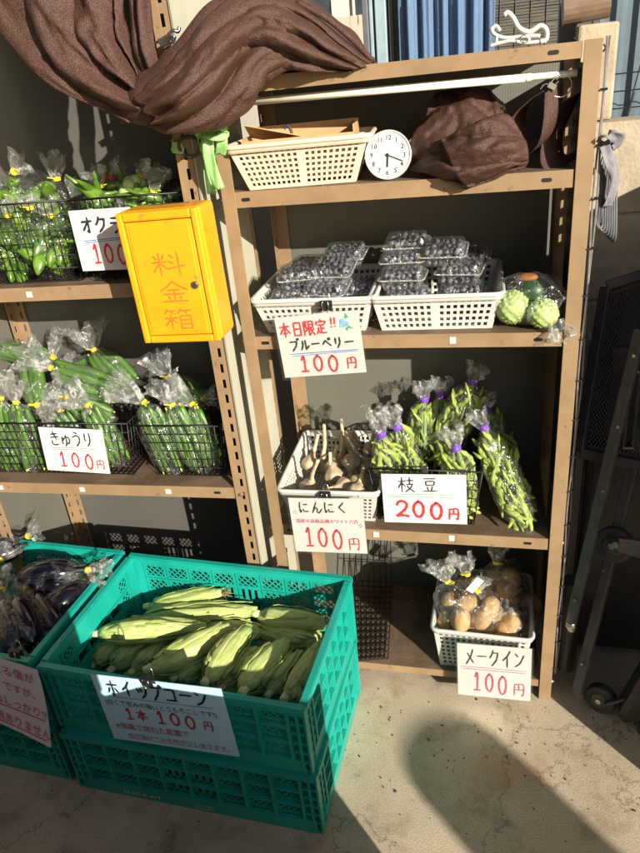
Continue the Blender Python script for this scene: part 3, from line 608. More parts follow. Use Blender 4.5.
plastic_basket('white basket full of bagged potatoes on the lowest shelf', TR(.462, .110, .0575, -.03), .188, .185, .214, .215, .125, 15, 14, 8, M_WHITE, split=False)

# wire baskets
def wire_basket(label, M, w, d, h, nx, ny, nz, taper=.9, group='black wire baskets'):
    r = thing('wire_basket', label, 'basket', group=group, M=M); mb = MB()
    def lo(x, y): return V((x * w / 2 * taper, y * d / 2 * taper, 0))
    def hi(x, y): return V((x * w / 2, y * d / 2, h))
    mb.tube([hi(-1, -1), hi(1, -1), hi(1, 1), hi(-1, 1)], .0022, 6, closed=True)
    for i in range(nx + 1):
        x = -1 + 2 * i / nx; mb.tube([hi(x, -1), lo(x, -1), lo(x, 1), hi(x, 1)], .0011, 4)
    for i in range(ny + 1):
        y = -1 + 2 * i / ny; mb.tube([hi(-1, y), lo(-1, y), lo(1, y), hi(1, y)], .0011, 4)
    for k in range(1, nz):
        t = k / nz; mb.tube([lo(a, b).lerp(hi(a, b), t) for a, b in ((-1, -1), (1, -1), (1, 1), (-1, 1))], .0011, 4, closed=True)
    mb.build('wire_frame', M_WIRE, r, smooth=True); return r
wire_basket('black wire basket of edamame bags behind the 200 yen card', TR(.340, .125, .4545), .232, .20, .137, 16, 14, 6, .86)
wire_basket('wide black wire basket of cucumber bags behind its price card', TR(-.52, .125, .5475, .03), .405, .205, .137, 28, 14, 6, .9)
wire_basket('small black wire basket of cucumber bags next to the slotted post', TR(-.195, .125, .5475, .03), .20, .205, .137, 14, 14, 6, .8)
wire_basket('black wire basket of green pepper bags at the far left', TR(-.485, .115, 1.0105, .03), .32, .20, .155, 20, 12, 6, .92)
wire_basket('black wire basket of okra bags behind the yellow cash box', TR(-.195, .115, 1.0105, .03), .235, .20, .155, 15, 12, 6, .92)

# ---- clear bags: pleated film round a spine of points
def bag_film(mb, spine, ra, rb, side, pleat=None, seg=40, n=30, crumple=.10, seed=0, ruffle=None):
    """spine: points bottom to top; ra, rb: half widths along 'side' and across it; pleat: depth of the gathers along it"""
    P = cr(spine, max(3, n // (len(spine) - 1))); k = len(P); R_ = []; side = V(side)
    for i, p in enumerate(P):
        t = i / (k - 1); d = (P[min(i + 1, k - 1)] - P[max(i - 1, 0)]).normalized()
        u = side - d * side.dot(d); u.normalize(); w = d.cross(u); a, b = crf(ra, t), crf(rb, t); pl = crf(pleat, t) if pleat else 0; row = []
        for j in range(seg):
            ph = 2 * math.pi * j / seg; f = 1 + pl * (math.sin(ph * 9 + seed) * .6 + .5 * math.sin(ph * 15 + seed * 2.3))
            q = p + (u * math.cos(ph) * a + w * math.sin(ph) * b) * f
            nn = noise.noise_vector(q * 42 + V((seed * 7.1, seed, 0))) * .55 + noise.noise_vector(q * 95 + V((seed, 0, seed))) * .35
            amp = min(a, b) * crumple + .0015
            row.append(q + nn * amp)
        R_.append(row)
    mb.rings(R_, capa=True, capb=False)
def flare(mb, neck, axis, side, length, r0, width, seed=0, seg=44):
    """bunched, crumpled open end of a bag above its tie"""
    axis = V(axis).normalized(); side = V(side); u = (side - axis * side.dot(axis)).normalized(); w = axis.cross(u); R_ = []; N = 9
    for i in range(N):
        t = i / (N - 1); row = []
        wa = r0 + (width - r0) * (t ** .7); wb = r0 + (width * .42 - r0) * (t ** .8)
        for j in range(seg):
            ph = 2 * math.pi * j / seg; f = 1 + (.18 + .22 * t) * math.sin(ph * 7 + seed * 1.3 + t * 2) + .16 * t * math.sin(ph * 12 + seed)
            L = length * t * (1 + .14 * math.sin(ph * 3 + seed * 2) * t)
            q = neck + axis * L + (u * math.cos(ph) * wa + w * math.sin(ph) * wb) * f
            q += noise.noise_vector(q * 60 + V((seed * 3.3, 0, seed))) * (.001 + .011 * t)
            row.append(q)
        R_.append(row)
    mb.rings(R_, capa=False, capb=False)
def tie_band(root, p, axis, r, m, tail=True, seed=0):
    axis = V(axis).normalized(); mb = MB(); w = .0075
    mb.tube([p - axis * w * .5, p - axis * w * .2, p + axis * w * .2, p + axis * w * .5], [r, r * 1.12, r * 1.12, r], 14)
    if tail:
        u = axis.orthogonal().normalized(); s_ = V((1, -.6, .2)) if seed % 2 else V((-.8, -.6, .3)); s_.normalize()
        mb.bar(p + s_ * r * .6, p + s_ * (r + .012), w * .95, .0012, axis)
    return mb.build('tape_tie', m, root)
CAMV = V((0, -.75, .65))

# ---- cucumbers
def cucumber_mesh():
    mb = MB(); L = .165; R_ = []; k = 18
    for i in range(k + 1):
        t = i / k; x = (t - .5) * L; r = .0128 * (max(.02, math.sin(math.pi * min(1, max(0, .04 + .92 * t)))) ** .32) * (.92 + .1 * math.sin(t * 4)); z0 = .006 * math.sin(math.pi * t)
        if i == 0: r = .004
        if i == k: r = .003
        R_.append([V((r * math.cos(2 * math.pi * j / 14) * (1 + .03 * math.cos(6 * math.pi * j / 14 * 2)) + z0, r * math.sin(2 * math.pi * j / 14) + .0006 * noise.noise(V((t * 30, j, 0))), x)) for j in range(14)])
    mb.rings(R_); mb.mi = 1; mb.tube([V((0, 0, -L / 2)), V((0, 0, -L / 2 - .008))], [.0032, .0022], 8)
    return mb
CUC = None
def orient(p, d, roll=0):
    q = V((0, 0, 1)).rotation_difference(V(d).normalized()); return Matrix.Translation(p) @ q.to_matrix().to_4x4() @ Matrix.Rotation(roll, 4, 'Z')
def cucumber_bag(label, tie, bottom, flare_to, n=4, hw=.034, seed=0, fl=.038, side=None, scale=1.0):
    n += 2
    global CUC
    tie, bottom, flare_to = V(tie), V(bottom), V(flare_to); ax = (tie - bottom); L = ax.length; axn = ax / L
    r = thing('cucumber_bag', label, 'bag of cucumbers', tuple(bottom), 'bags of cucumbers'); O = Matrix.Translation(-bottom)
    sd = V(side) if side else axn.cross(CAMV).normalized(); up = sd.cross(axn).normalized()
    if up.dot(CAMV) < 0: up = -up
    rnd = random.Random(seed)
    for i in range(n):
        a = (i - (n - 1) / 2) * (hw * 2 - .02) / max(1, n - 1); lift = (.006 if i % 2 else -.004)
        mid = bottom + axn * (L * .5 + rnd.uniform(-.010, .004)) + sd * a + up * (lift + rnd.uniform(-.004, .006)); d = (axn + sd * (-a * 2.6) + up * rnd.uniform(-.06, .06))
        M = O @ orient(mid, d * (1 if rnd.random() > .3 else -1), rnd.uniform(0, 6)) @ Matrix.Diagonal((.80, .80, (L / .178) * scale * rnd.uniform(.92, 1.02), 1))
        if CUC is None: CUC = cucumber_mesh().build('cucumber', [M_CUC, M_CUC2], r, smooth=True); c = CUC
        else: c = copy_child(CUC, r)
        c.matrix_local = M
    mb = MB(); z0 = -bottom
    bag_film(mb, [z0 + bottom - axn * .008, z0 + bottom + axn * L * .35 + up * .004, z0 + bottom + axn * L * .8, z0 + tie], [hw * .55, hw * 1.12, hw * 1.05, hw * .7, .006], [.012, .023, .022, .017, .006], sd, [0, .02, .05, .12, .25], seed=seed)
    mb.build('bag_film', F_BAG, r, smooth=True)
    mb = MB(); flare(mb, tie - bottom, flare_to - tie, sd, (flare_to - tie).length, .006, fl, seed); mb.build('bunched_end', F_TOP, r, smooth=True)
    tie_band(r, tie - bottom, (flare_to - tie).lerp(axn * (flare_to - tie).length, .5), .0068, M_TIEY, True, seed)
    return r
cucumber_bag('cucumber bag lying at the back left with its bunched end toward the middle', A(53, 357, .19), A(-8, 347, .20), A(57, 333, .19), 3, .026, 1, .032)
cucumber_bag('cucumber bag topped by the highest bunched plastic end in the wide basket', A(94, 350, .19), A(131, 386, .17), A(84, 326, .20), 3, .032, 2, .042)
cucumber_bag('cucumber bag lying in the middle of the wide basket with wrinkled film over it', A(51, 368, .12), A(118, 392, .13), A(22, 352, .13), 4, .032, 3, .036)
cucumber_bag('cucumber bag just above the price card with two yellow tape flags', A(67, 397, .08), A(112, 422, .10), A(48, 386, .08), 3, .030, 4, .036)
cucumber_bag('upright cucumber bag to the right of the きゅうり card', A(88, 405, .05), A(122, 462, .05), A(66, 392, .045), 4, .032, 5, .036)
cucumber_bag('dark cucumber bag leaning behind the left edge of the price card', A(37, 405, .06), A(28, 362, .14), A(56, 418, .05), 3, .030, 6, .028)
cucumber_bag('cucumber bag with a single bright cucumber left of the price card', A(16, 402, .05), A(34, 468, .04), A(12, 383, .06), 3, .030, 7, .030)
cucumber_bag('cucumber bag in the lower left corner with streaky film', A(1, 398, .06), A(10, 472, .05), A(3, 372, .08), 4, .034, 8, .034)
cucumber_bag('cucumber bag of two long cucumbers in the small basket with a big bunched end', A(144, 402, .06), A(176, 470, .05), A(112, 383, .06), 3, .036, 9, .034)
cucumber_bag('middle cucumber bag of the small basket, over its front wire', A(172, 405, .07), A(204, 469, .06), A(160, 380, .09), 3, .032, 10, .036)
cucumber_bag('cucumber bag with a yellowish cucumber nearest the slotted post', A(192, 404, .08), A(216, 462, .08), A(170, 390, .09), 2, .024, 11, .030)
cucumber_bag('cucumber bag lying behind the others in the small basket', A(168, 377, .15), A(206, 404, .16), A(155, 355, .16), 3, .028, 12, .030)
cucumber_bag('cucumber bag at the back of the wide basket under the highest bunched end', A(70, 372, .20), A(108, 362, .21), A(60, 360, .21), 3, .030, 14, .028)
cucumber_bag('cucumber bag filling the lower middle of the wide basket behind its card', A(60, 410, .10), A(95, 466, .09), A(52, 398, .10), 4, .034, 15, .030)
cucumber_bag('cucumber bag lying low at the left between two upright ones', A(24, 420, .12), A(52, 470, .10), A(18, 408, .12), 4, .032, 16, .026)
cucumber_bag('shaded cucumber bag whose bunched end points at the slotted post', A(203, 398, .15), A(165, 420, .17), A(218, 396, .14), 3, .030, 13, .024)

# ---- green peppers, okra and others on the upper left shelf
def pepper_mesh():
    mb = MB(); R_ = []; k = 12
    for i in range(k + 1):
        t = i / k; r = .016 * (math.sin(math.pi * (t * .93 + .05)) ** .55) * (1.15 - .45 * t)
        R_.append([V((r * math.cos(2 * math.pi * j / 16) * (1 + .13 * math.cos(3 * 2 * math.pi * j / 16)) + .006 * t * t, r * math.sin(2 * math.pi * j / 16) * (1 + .13 * math.cos(3 * 2 * math.pi * j / 16)), -t * .058)) for j in range(16)])
    mb.rings(R_); mb.tube([V((0, 0, -.002)), V((.003, 0, .012))], [.0035, .0022], 7); return mb
PEPM = None
def heap_bag(name, label, cat, group, centre, r3, meshsrc, n, item, tiep, flp, tie_m, seed, fl=.03, sc=1.0, mats=None, filmm=None):
    centre, tiep, flp = V(centre), V(tiep), V(flp); r = thing(name, label, cat, tuple(centre), group); rnd = random.Random(seed); src = meshsrc[0]
    for i in range(n):
        g_ = 2.39996 * i; zz = 1 - 2 * (i + .5) / n; rr = math.sqrt(1 - zz * zz); f = rnd.uniform(.42, .86)
        p = V((r3[0] * rr * math.cos(g_) * f, r3[1] * rr * math.sin(g_) * f, r3[2] * zz * f)); s_ = sc * rnd.uniform(.85, 1.12)
        M = orient(p, V((rnd.uniform(-1, 1), rnd.uniform(-1, 1), rnd.uniform(-.6, 1))), rnd.uniform(0, 6)) @ Matrix.Diagonal((s_, s_, s_, 1))
        if src is None: src = meshsrc[0] = meshsrc[1]().build(item, mats, r, smooth=True); c = src
        else: c = copy_child(src, r)
        c.matrix_local = M
    ax = tiep - centre; sd = V((1, 0, 0)); mb = MB()
    bag_film(mb, [-ax.normalized() * r3[2] * 1.05, V((0, 0, 0)), ax * .62, ax], [r3[0] * .6, r3[0] * 1.08, r3[0] * .95, .007], [r3[1] * .6, r3[1] * 1.08, r3[1] * .85, .007], sd, [0, .02, .1, .25], seed=seed, crumple=.16)
    mb.build('bag_film', filmm or F_DEEP, r, smooth=True)
    mb = MB(); flare(mb, ax, flp - tiep, sd, (flp - tiep).length, .006, fl, seed); mb.build('bunched_end', F_TOP, r, smooth=True)
    tie_band(r, ax, flp - tiep, .0072, tie_m, True, seed); return r
PS = [None, pepper_mesh]
def pepper_bag(lbl, px, py, y, tp, fp, seed, n=16, r3=(.058, .045, .05), ty=None):
    return heap_bag('pepper_bag', lbl, 'bag of peppers', 'bags of green peppers', A(px, py, y), r3, PS, n + 14, 'green_pepper', A(*tp, ty or y), A(*fp, (ty or y)), M_TIEY, seed, .026, .74, M_PEP)
pepper_bag('green pepper bag at the lower left of its wire basket', 14, 255, .07, (8, 216, .0)[:2], (4, 200), 21, 18)
pepper_bag('green pepper bag at the front beside the okra price card', 54, 252, .06, (52, 216), (44, 203), 22, 20, (.055, .042, .05))
pepper_bag('green pepper bag at the back left catching the sun', 12, 200, .14, (14, 172), (22, 160), 23, 18, (.065, .05, .045))
pepper_bag('green pepper bag whose yellow tie and tall bunched end stick up', 44, 205, .15, (57, 179), (50, 154), 24, 18, (.06, .05, .045))
pepper_bag('green pepper bag filling the middle of the far left basket behind the wires', 36, 236, .09, (30, 208), (26, 196), 26, 18, (.055, .04, .048))
pepper_bag('green pepper bag sunk in the middle of the far left basket', 72, 230, .13, (74, 200), (80, 186), 25, 14, (.05, .045, .05))
def okra_mesh():
    mb = MB(); mb.rings([[V((r * math.cos(2 * math.pi * j / 10) * (1 + .1 * (j % 2)), r * math.sin(2 * math.pi * j / 10) * (1 + .1 * (j % 2)), z)) for j in range(10)] for r, z in ((.004, .004), (.0085, 0), (.0085, -.012), (.0065, -.04), (.001, -.072))]); mb.tube([V((0, 0, 0)), V((0, 0, .012))], [.004, .003], 6); return mb
OS = [None, okra_mesh]
def okra_bag(lbl, px, py, y, tp, fp, seed, m=M_TIEY, r3=(.045, .035, .038), n=14):
    return heap_bag('okra_bag', lbl, 'bag of okra', 'bags of okra', A(px, py, y), r3, OS, n + 8, 'okra_pod', A(*tp, y), A(*fp, y), m, seed, .024, 1.0, M_PEP)
okra_bag('okra bag with shiny bunched film just left of the red tied one', 98, 200, .09, (101, 186), (92, 168), 31, M_TIEY)
okra_bag('okra bag closed with a red tie', 116, 196, .15, (112, 178), (124, 170), 32, M_TIER)
okra_bag('okra bag beside the slotted post with crumpled silvery film', 155, 205, .08, (154, 192), (158, 166), 33)
okra_bag('okra bag under the edge of the yellow cash box', 112, 235, .06, (120, 215), (128, 205), 34, M_TIEY)
def tomato_mesh():
    mb = MB(); mb.ellipsoid((0, 0, 0), (.0125, .0125, .0115), 14, 9); return mb
TS = [None, tomato_mesh]
heap_bag('green_tomato_pack', 'clear bag of small round green tomatoes showing above the cash box', 'bag of tomatoes', None, A(134, 192, .11), (.034, .03, .032), TS, 16, 'tomato', A(141, 176, .13), A(146, 166, .13), M_TIEY, 35, .02, 1.0, M_GOURD)

# ---- blueberries
BER = None
PACKS = []
def berry_pack(label, M, seed, w=.082, d=.066, h=.036):
    global BER
    r = thing('blueberry_pack', label, 'pack of blueberries', group='clear packs of blueberries', M=M); rnd = random.Random(seed)
    mb = MB(); pts = lambda a, b, z, rr: [V((sx * (a / 2 - rr) + rr * math.cos(math.pi + k * math.pi / 2 + t * math.pi / 8), sy * (b / 2 - rr) + rr * math.sin(math.pi + k * math.pi / 2 + t * math.pi / 8), z)) for k, (sx, sy) in enumerate(((-1, -1), (1, -1), (1, 1), (-1, 1))) for t in range(5)]
    mb.rings([pts(w * .86, d * .84, 0, .008), pts(w * .97, d * .96, h * .55, .008), pts(w * 1.06, d * 1.06, h * .56, .008), pts(w * 1.06, d * 1.06, h * .60, .008), pts(w * .97, d * .97, h * .61, .008), pts(w * .9, d * .88, h * .99, .01), pts(w * .8, d * .76, h, .01)])
    mb.build('clamshell', F_CLAM, r, smooth=False)
    mb = MB(); mb.tube(pts(w * 1.06, d * 1.06, h * .58, .008), .0016, 6, closed=True); mb.build('pack_rim', F_RIM, r, smooth=True)
    nx, ny = 6, 5
    for L in range(3):
        for i in range(nx):
            for j in range(ny):
                if L < 2 and 0 < i < nx - 1 and j > 0: continue
                s_ = rnd.uniform(.82, 1.12); p = V(((i - (nx - 1) / 2 + rnd.uniform(-.25, .25) + .25 * (L % 2)) * w * .138, (j - (ny - 1) / 2 + rnd.uniform(-.25, .25)) * d * .165, .0068 + L * .0102 + rnd.uniform(-.0015, .0015)))
                Mb = orient(p, V((rnd.uniform(-1, 1), rnd.uniform(-1, .2), rnd.uniform(.2, 1))), 0) @ Matrix.Diagonal((s_, s_, s_ * .9, 1))
                if BER is None:
                    b = MB(); b.ellipsoid((0, 0, 0), (.0064, .0064, .0058), 12, 8); b.mi = 1
                    b.rings([[V((rr * (1 + .2 * (k % 2)) * math.cos(2 * math.pi * k / 10), rr * (1 + .2 * (k % 2)) * math.sin(2 * math.pi * k / 10), z)) for k in range(10)] for rr, z in ((.0024, .0050), (.0028, .0066), (.0016, .0058))]); BER = b.build('blueberry', [M_BERRY, M_EGG], r, smooth=True); c = BER
                else: c = copy_child(BER, r)
                c.matrix_local = Mb
    return r
zb = .8965
for lab, x, y, z, rz, rx, seed in (
    ('blueberry pack at the front left corner of the left basket', .088, .075, zb + .034, .15, -.1, 1),
    ('blueberry pack leaning against the left end of the left basket, second from the front', .096, .108, zb + .068, .25, .10, 2),
    ('blueberry pack at the back left of the left basket under the dark post', .110, .165, zb + .062, .2, .12, 3),
    ('blueberry pack lying tilted in the middle of the left basket, behind the binder clip', .158, .078, zb + .05, -.12, .22, 4),
    ('blueberry pack second from the front in the middle of the left basket', .165, .118, zb + .078, -.1, .3, 5),
    ('topmost blueberry pack of the left basket, at the back', .176, .185, zb + .088, -.05, .15, 6),
    ('shaded blueberry pack at the right end of the left basket', .214, .135, zb + .03, .1, .1, 7)):
    berry_pack(lab, TR(x, y, z, rz, rx), seed)
for lab, x, y, z, rz, rx, seed in (
    ('lowest blueberry pack at the front left of the right basket', .312, .085, zb + .028, .05, 0, 11),
    ('second blueberry pack up in the front left stack of the right basket', .304, .092, zb + .063, -.04, .05, 12),
    ('blueberry pack at the back left of the right basket, third level', .298, .140, zb + .084, .05, .05, 13),
    ('highest blueberry pack on the left of the right basket', .303, .180, zb + .105, .0, .12, 14),
    ('lowest blueberry pack at the right of the right basket', .412, .100, zb + .028, -.06, 0, 15),
    ('second blueberry pack up on the right of the right basket', .408, .118, zb + .064, -.12, .06, 16),
    ('big topmost blueberry pack in the middle of the right basket', .378, .135, zb + .098, -.05, .18, 17),
    ('blueberry pack behind the right hand stack of the right basket', .420, .185, zb + .070, -.1, .1, 18)):
    berry_pack(lab, TR(x, y, z, rz, rx), seed)

# ---- bag of gourds
gp = A(530, 312, .035); gb = thing('gourd_bag', 'clear bag with two pale bumpy gourds, a dark green fruit and an orange one', 'bag of gourds', tuple(gp))
def bumpy(c, r, seed):
    mb = MB(); R_ = []; rg, sg = 40, 56
    for i in range(rg + 1):
        t = min(max(math.pi * i / rg, .02), math.pi - .02); row = []
        for k in range(sg):
            a = 2 * math.pi * k / sg; p = V((math.sin(t) * math.cos(a), math.sin(t) * math.sin(a), math.cos(t)))
            f = 1 + .10 * max(0, math.sin(a * 10 + 3 * t) * math.sin(t * 13)) + .06 * noise.noise(p * 7 + V((seed, 0, 0)))
            row.append(V(c) + V((p.x * r[0], p.y * r[1], p.z * r[2])) * f)
        R_.append(row)
    return mb.rings(R_)
bumpy(A(512, 307, .035) - gp, (.029, .028, .029), 1).build('bumpy_gourd', M_GOURD, gb, smooth=True)
bumpy(A(543, 313, .02) - gp, (.027, .026, .025), 5).build('bumpy_gourd', M_GOURD, gb, smooth=True)
MB().ellipsoid(A(532, 290, .06) - gp, (.03, .03, .026)).build('dark_green_fruit', M_DGREEN, gb, smooth=True)
MB().ellipsoid(A(528, 277, .05) - gp, (.018, .011, .007)).build('orange_fruit', M_ORANGE, gb, smooth=True)
mb = MB(); bag_film(mb, [A(498, 308, .03) - gp, A(515, 300, .04) - gp, A(540, 300, .035) - gp, A(562, 312, .01) - gp], [.02, .045, .046, .030], [.02, .042, .04, .02], (0, 0, 1), [0, .02, .04, .15], crumple=.14, seed=4); mb.build('bag_film', F_BAG, gb, smooth=True)
mb = MB(); flare(mb, A(556, 322, .006) - gp, V((.3, -.5, -.6)), (1, 0, 0), .03, .012, .018, 3); mb.build('bunched_end', F_TOP, gb, smooth=True)

# ---- garlic
GSRC = None
def garlic(label, bulb, stem, r=.0205, seed=0, cut=False):
    bulb, stem = V(bulb), V(stem); o = thing('garlic_bulb', label, 'garlic', tuple(bulb), 'garlic bulbs with dry stems'); ax = (stem - bulb); L = ax.length; d = ax / L
    q = V((0, 0, 1)).rotation_difference(d).to_matrix(); mb = MB(); R_ = []
    prof = [(.0, -.78), (.35, -.76), (.72, -.6), (.97, -.22), (1.0, .1), (.82, .48), (.52, .8), (.33, 1.1), (.25, 1.5)]
    for pr, z in prof:
        R_.append([q @ V((max(pr, .05) * r * (1 + (.07 * math.cos(7 * 2 * math.pi * k / 28 + seed)) * min(1, pr * 1.2)) * math.cos(2 * math.pi * k / 28), max(pr, .05) * r * (1 + .07 * math.cos(7 * 2 * math.pi * k / 28 + seed) * min(1, pr * 1.2)) * math.sin(2 * math.pi * k / 28), z * r)) for k in range(28)])
    mb.rings(R_); mb.build('bulb', M_GAR, o, smooth=True)
    side = d.orthogonal().normalized(); mb = MB()
    mb.tube(cr([d * r * 1.3, d * L * .55 + side * .004 * math.sin(seed), d * L], 5), [.0056] * 2 + [.0048] * 4 + [.0042] * 5, 8) if True else None
    mb.build('stem', M_GARS, o, smooth=True)
    mb = MB(); rnd = random.Random(seed)
    for i in range(9):
        a = V((rnd.uniform(-1, 1), rnd.uniform(-1, 1), -.6)); mb.tube([q @ V((0, 0, -.74 * r)), q @ (V((0, 0, -.8 * r)) + a * .006)], .0006, 4)
    mb.build('roots', M_GARS, o)
for lab, b, s, r, sd in (
    ('garlic bulb with upright leafy stem at the back left', (A(323, 466, .19)), A(324, 424, .20), .0215, 1),
    ('garlic bulb with a tall thin upright stalk at the back', A(342, 462, .21), A(341, 418, .22), .020, 2),
    ('garlic bulb standing neck up in the middle', A(352, 462, .15), A(348, 498, .06), .021, 3),
    ('garlic bulb lying at the left with a pale cut stem', A(309, 488, .09), A(318, 460, .06), .022, 4),
    ('garlic bulb lying near the front with a short cut stem', A(334, 476, .10), A(330, 452, .12), .021, 5),
    ('garlic bulb at the right under crossed stalks', A(366, 466, .16), A(345, 432, .20), .021, 6),
    ('garlic bulb at the back right against the basket wall', A(371, 450, .22), A(373, 425, .2), .019, 7),
    ('small garlic bulb tucked behind the right hand stalks', A(354, 450, .23), A(330, 445, .22), .018, 8),
    ('garlic bulb lying at the front right with its cut stem toward the rim', A(358, 484, .07), A(360, 496, .0), .021, 9),
    ('garlic bulb half buried in the centre of the heap', A(333, 468, .16), A(338, 445, .2), .020, 11),
    ('garlic bulb lying on its side at the back wall', A(352, 440, .26), A(330, 438, .26), .019, 12),
    ('garlic bulb at the left wall with a long dry stalk', A(310, 464, .17), A(318, 434, .2), .020, 13),
    ('garlic bulb in the front right corner with its neck turned back', A(356, 492, .03), A(364, 466, .1), .019, 14),
    ('garlic bulb in the middle of the front row behind the clip', A(344, 486, .06), A(326, 490, .03), .019, 10)):
    garlic(lab, b, s, r * 1.06, sd)

# ---- edamame
POD = [None]
def pod_mesh():
    mb = MB(); R_ = []; k = 16
    for i in range(k + 1):
        t = i / k; r = .0052 * (math.sin(math.pi * min(1, max(0, t * .96 + .02))) ** .5) * (1 + .22 * math.cos(t * 2 * math.pi * 2.7 + 2.6)); R_.append([V((r * math.cos(2 * math.pi * j / 10) + .006 * math.sin(math.pi * t), r * .62 * math.sin(2 * math.pi * j / 10), (t - .5) * .046)) for j in range(10)])
    return mb.rings(R_)
def edamame_bag(label, bottom, tie, top, hw, n, seed, tiem=M_TIEP, hb=.026, fl=.022):
    bottom, tie, top = V(bottom), V(tie), V(top); r = thing('edamame_bag', label, 'bag of edamame', tuple(bottom), 'bags of edamame on the stalk'); ax = tie - bottom; L = ax.length; d = ax / L
    sd = d.cross(CAMV).normalized(); up = sd.cross(d).normalized(); rnd = random.Random(seed)
    if up.dot(CAMV) < 0: up = -up
    n = int(n * 1.35)
    for i in range(n):
        t = .03 + .84 * (i + rnd.random() * .8) / n; wd = hw * (math.sin(math.pi * (t * .8 + .12)) ** .7); ph = rnd.uniform(-1.2, 4.4)
        p = d * (t * L) + sd * math.cos(ph) * wd * rnd.uniform(.55, .88) + up * math.sin(ph) * hb * rnd.uniform(.4, .75); s_ = rnd.uniform(1.0, 1.35)
        M = orient(p, d * (-1) + sd * rnd.uniform(-.9, .9) + up * rnd.uniform(-.5, .5), rnd.uniform(0, 6)) @ Matrix.Diagonal((s_, s_, s_, 1))
        if POD[0] is None: POD[0] = pod_mesh().build('edamame_pod', M_EDA, r, smooth=True); c = POD[0]
        else: c = copy_child(POD[0], r)
        c.matrix_local = M
    mb = MB()
    for i in range(7):
        e = sd * rnd.uniform(-.8, .8) * hw + up * rnd.uniform(-.4, .6) * hb; mb.tube(cr([d * L * 1.05 + e * .06, d * L * .78 + e * .45, d * L * .4 + e, d * L * rnd.uniform(.08, .3) + e * .9], 4), .0019, 6)
    mb.build('stalks', M_STALK, r, smooth=True)
    mb = MB(); bag_film(mb, [V((0, 0, 0)) - d * .012, d * L * .3, d * L * .75, d * L], [hw * .3, hw * 1.05, hw * 1.05, hw * .8, .009], [hb * .4, hb * 1.1, hb * 1.05, hb * .8, .009], sd, [0, .02, .04, .1, .2], seed=seed, crumple=.13); mb.build('bag_film', F_BAG, r, smooth=True)
    mb = MB(); flare(mb, ax, top - tie, sd, (top - tie).length, .009, fl, seed); mb.build('bunched_end', F_TOP, r, smooth=True)
    mb = MB(); dd = (top - tie).normalized(); mb.tube([ax - dd * .006, ax - dd * .003, ax + dd * .003, ax + dd * .006], [.0098, .0108, .0108, .0098], 14); mb.build('tape_tie', tiem, r, smooth=False)
edamame_bag('edamame bag leaning outside the wire basket at its right end', A(526, 527, .03), A(484, 428, .12), A(476, 412, .13), .036, 46, 1)
edamame_bag('edamame bag at the front left of the wire basket beside the garlic', A(392, 512, .09), A(381, 434, .07), A(376, 408, .07), .028, 34, 2)
edamame_bag('edamame bag with its tie turned up, second from the garlic', A(420, 500, .12), A(397, 427, .09), A(388, 412, .09), .032, 34, 3)
edamame_bag('plump edamame bag in front at the right end of the wire basket', A(462, 516, .06), A(456, 448, .07), A(450, 428, .08), .036, 40, 4)
edamame_bag('tall edamame bag rising highest behind the plump one', A(440, 460, .17), A(473, 381, .18), A(478, 366, .18), .036, 42, 5)
edamame_bag('shaded edamame bag at the back left of the wire basket', A(414, 470, .19), A(424, 399, .20), A(421, 384, .20), .032, 30, 6)
edamame_bag('shaded edamame bag in the back row between two others', A(445, 470, .21), A(441, 394, .22), A(440, 380, .22), .030, 24, 7)
edamame_bag('dark edamame bag deep behind the leaning one', A(510, 480, .20), A(486, 410, .20), A(484, 395, .2), .034, 24, 8)

# ---- potatoes
POTS = [None, lambda: potato_mesh()]
def potato_mesh():
    mb = MB(); mb.ellipsoid((0, 0, 0), (.032, .026, .024), 20, 14, None, .16, 1.6, 3); return mb
def potato_bag(lbl, px, py, y, tp, fp, seed, n=6, r3=(.05, .042, .045), fl=.028):
    return heap_bag('potato_bag', lbl, 'bag of potatoes', 'bags of potatoes', A(px, py, y), r3, POTS, n, 'potato', A(*tp, y), A(*fp, y), M_TIEY, seed, fl, .92, M_POT, F_BAG)
potato_bag('sunlit potato bag at the left with a big shiny bunched end', 460, 612, .06, (447, 581), (438, 562), 41, 6, (.045, .045, .055), .034)
potato_bag('sunlit potato bag in the front middle with a small white label', 481, 614, .05, (477, 590), (484, 578), 42, 5, (.045, .04, .045), .014)
potato_bag('potato bag at the front right with a grey bunched end', 505, 625, .06, (498, 620), (506, 606), 43, 5, (.045, .04, .045), .030)
potato_bag('shaded potato bag at the back middle', 470, 592, .15, (467, 574), (462, 556), 44, 5, (.045, .042, .045), .026)
potato_bag('shaded potato bag at the back right, tallest of the heap', 505, 585, .15, (496, 562), (499, 543), 45, 6, (.05, .045, .055), .022)
potato_bag('dark potato bag at the right end of the white basket', 520, 612, .14, (497, 600), (494, 578), 46, 5, (.05, .042, .05), .03)
mb = MB(); M_, w_, h_ = frame3(A(477, 577, .03), A(484, 581, .03), A(470, 592, .03)); mb.box((w_ / 2, -h_ / 2, 0), (w_, h_, .0006)); o = mb.build('paper_tag', M_CARD); o.matrix_world = M_; tag(o, 'small white paper label stuck on the sunlit potato bag', 'label')

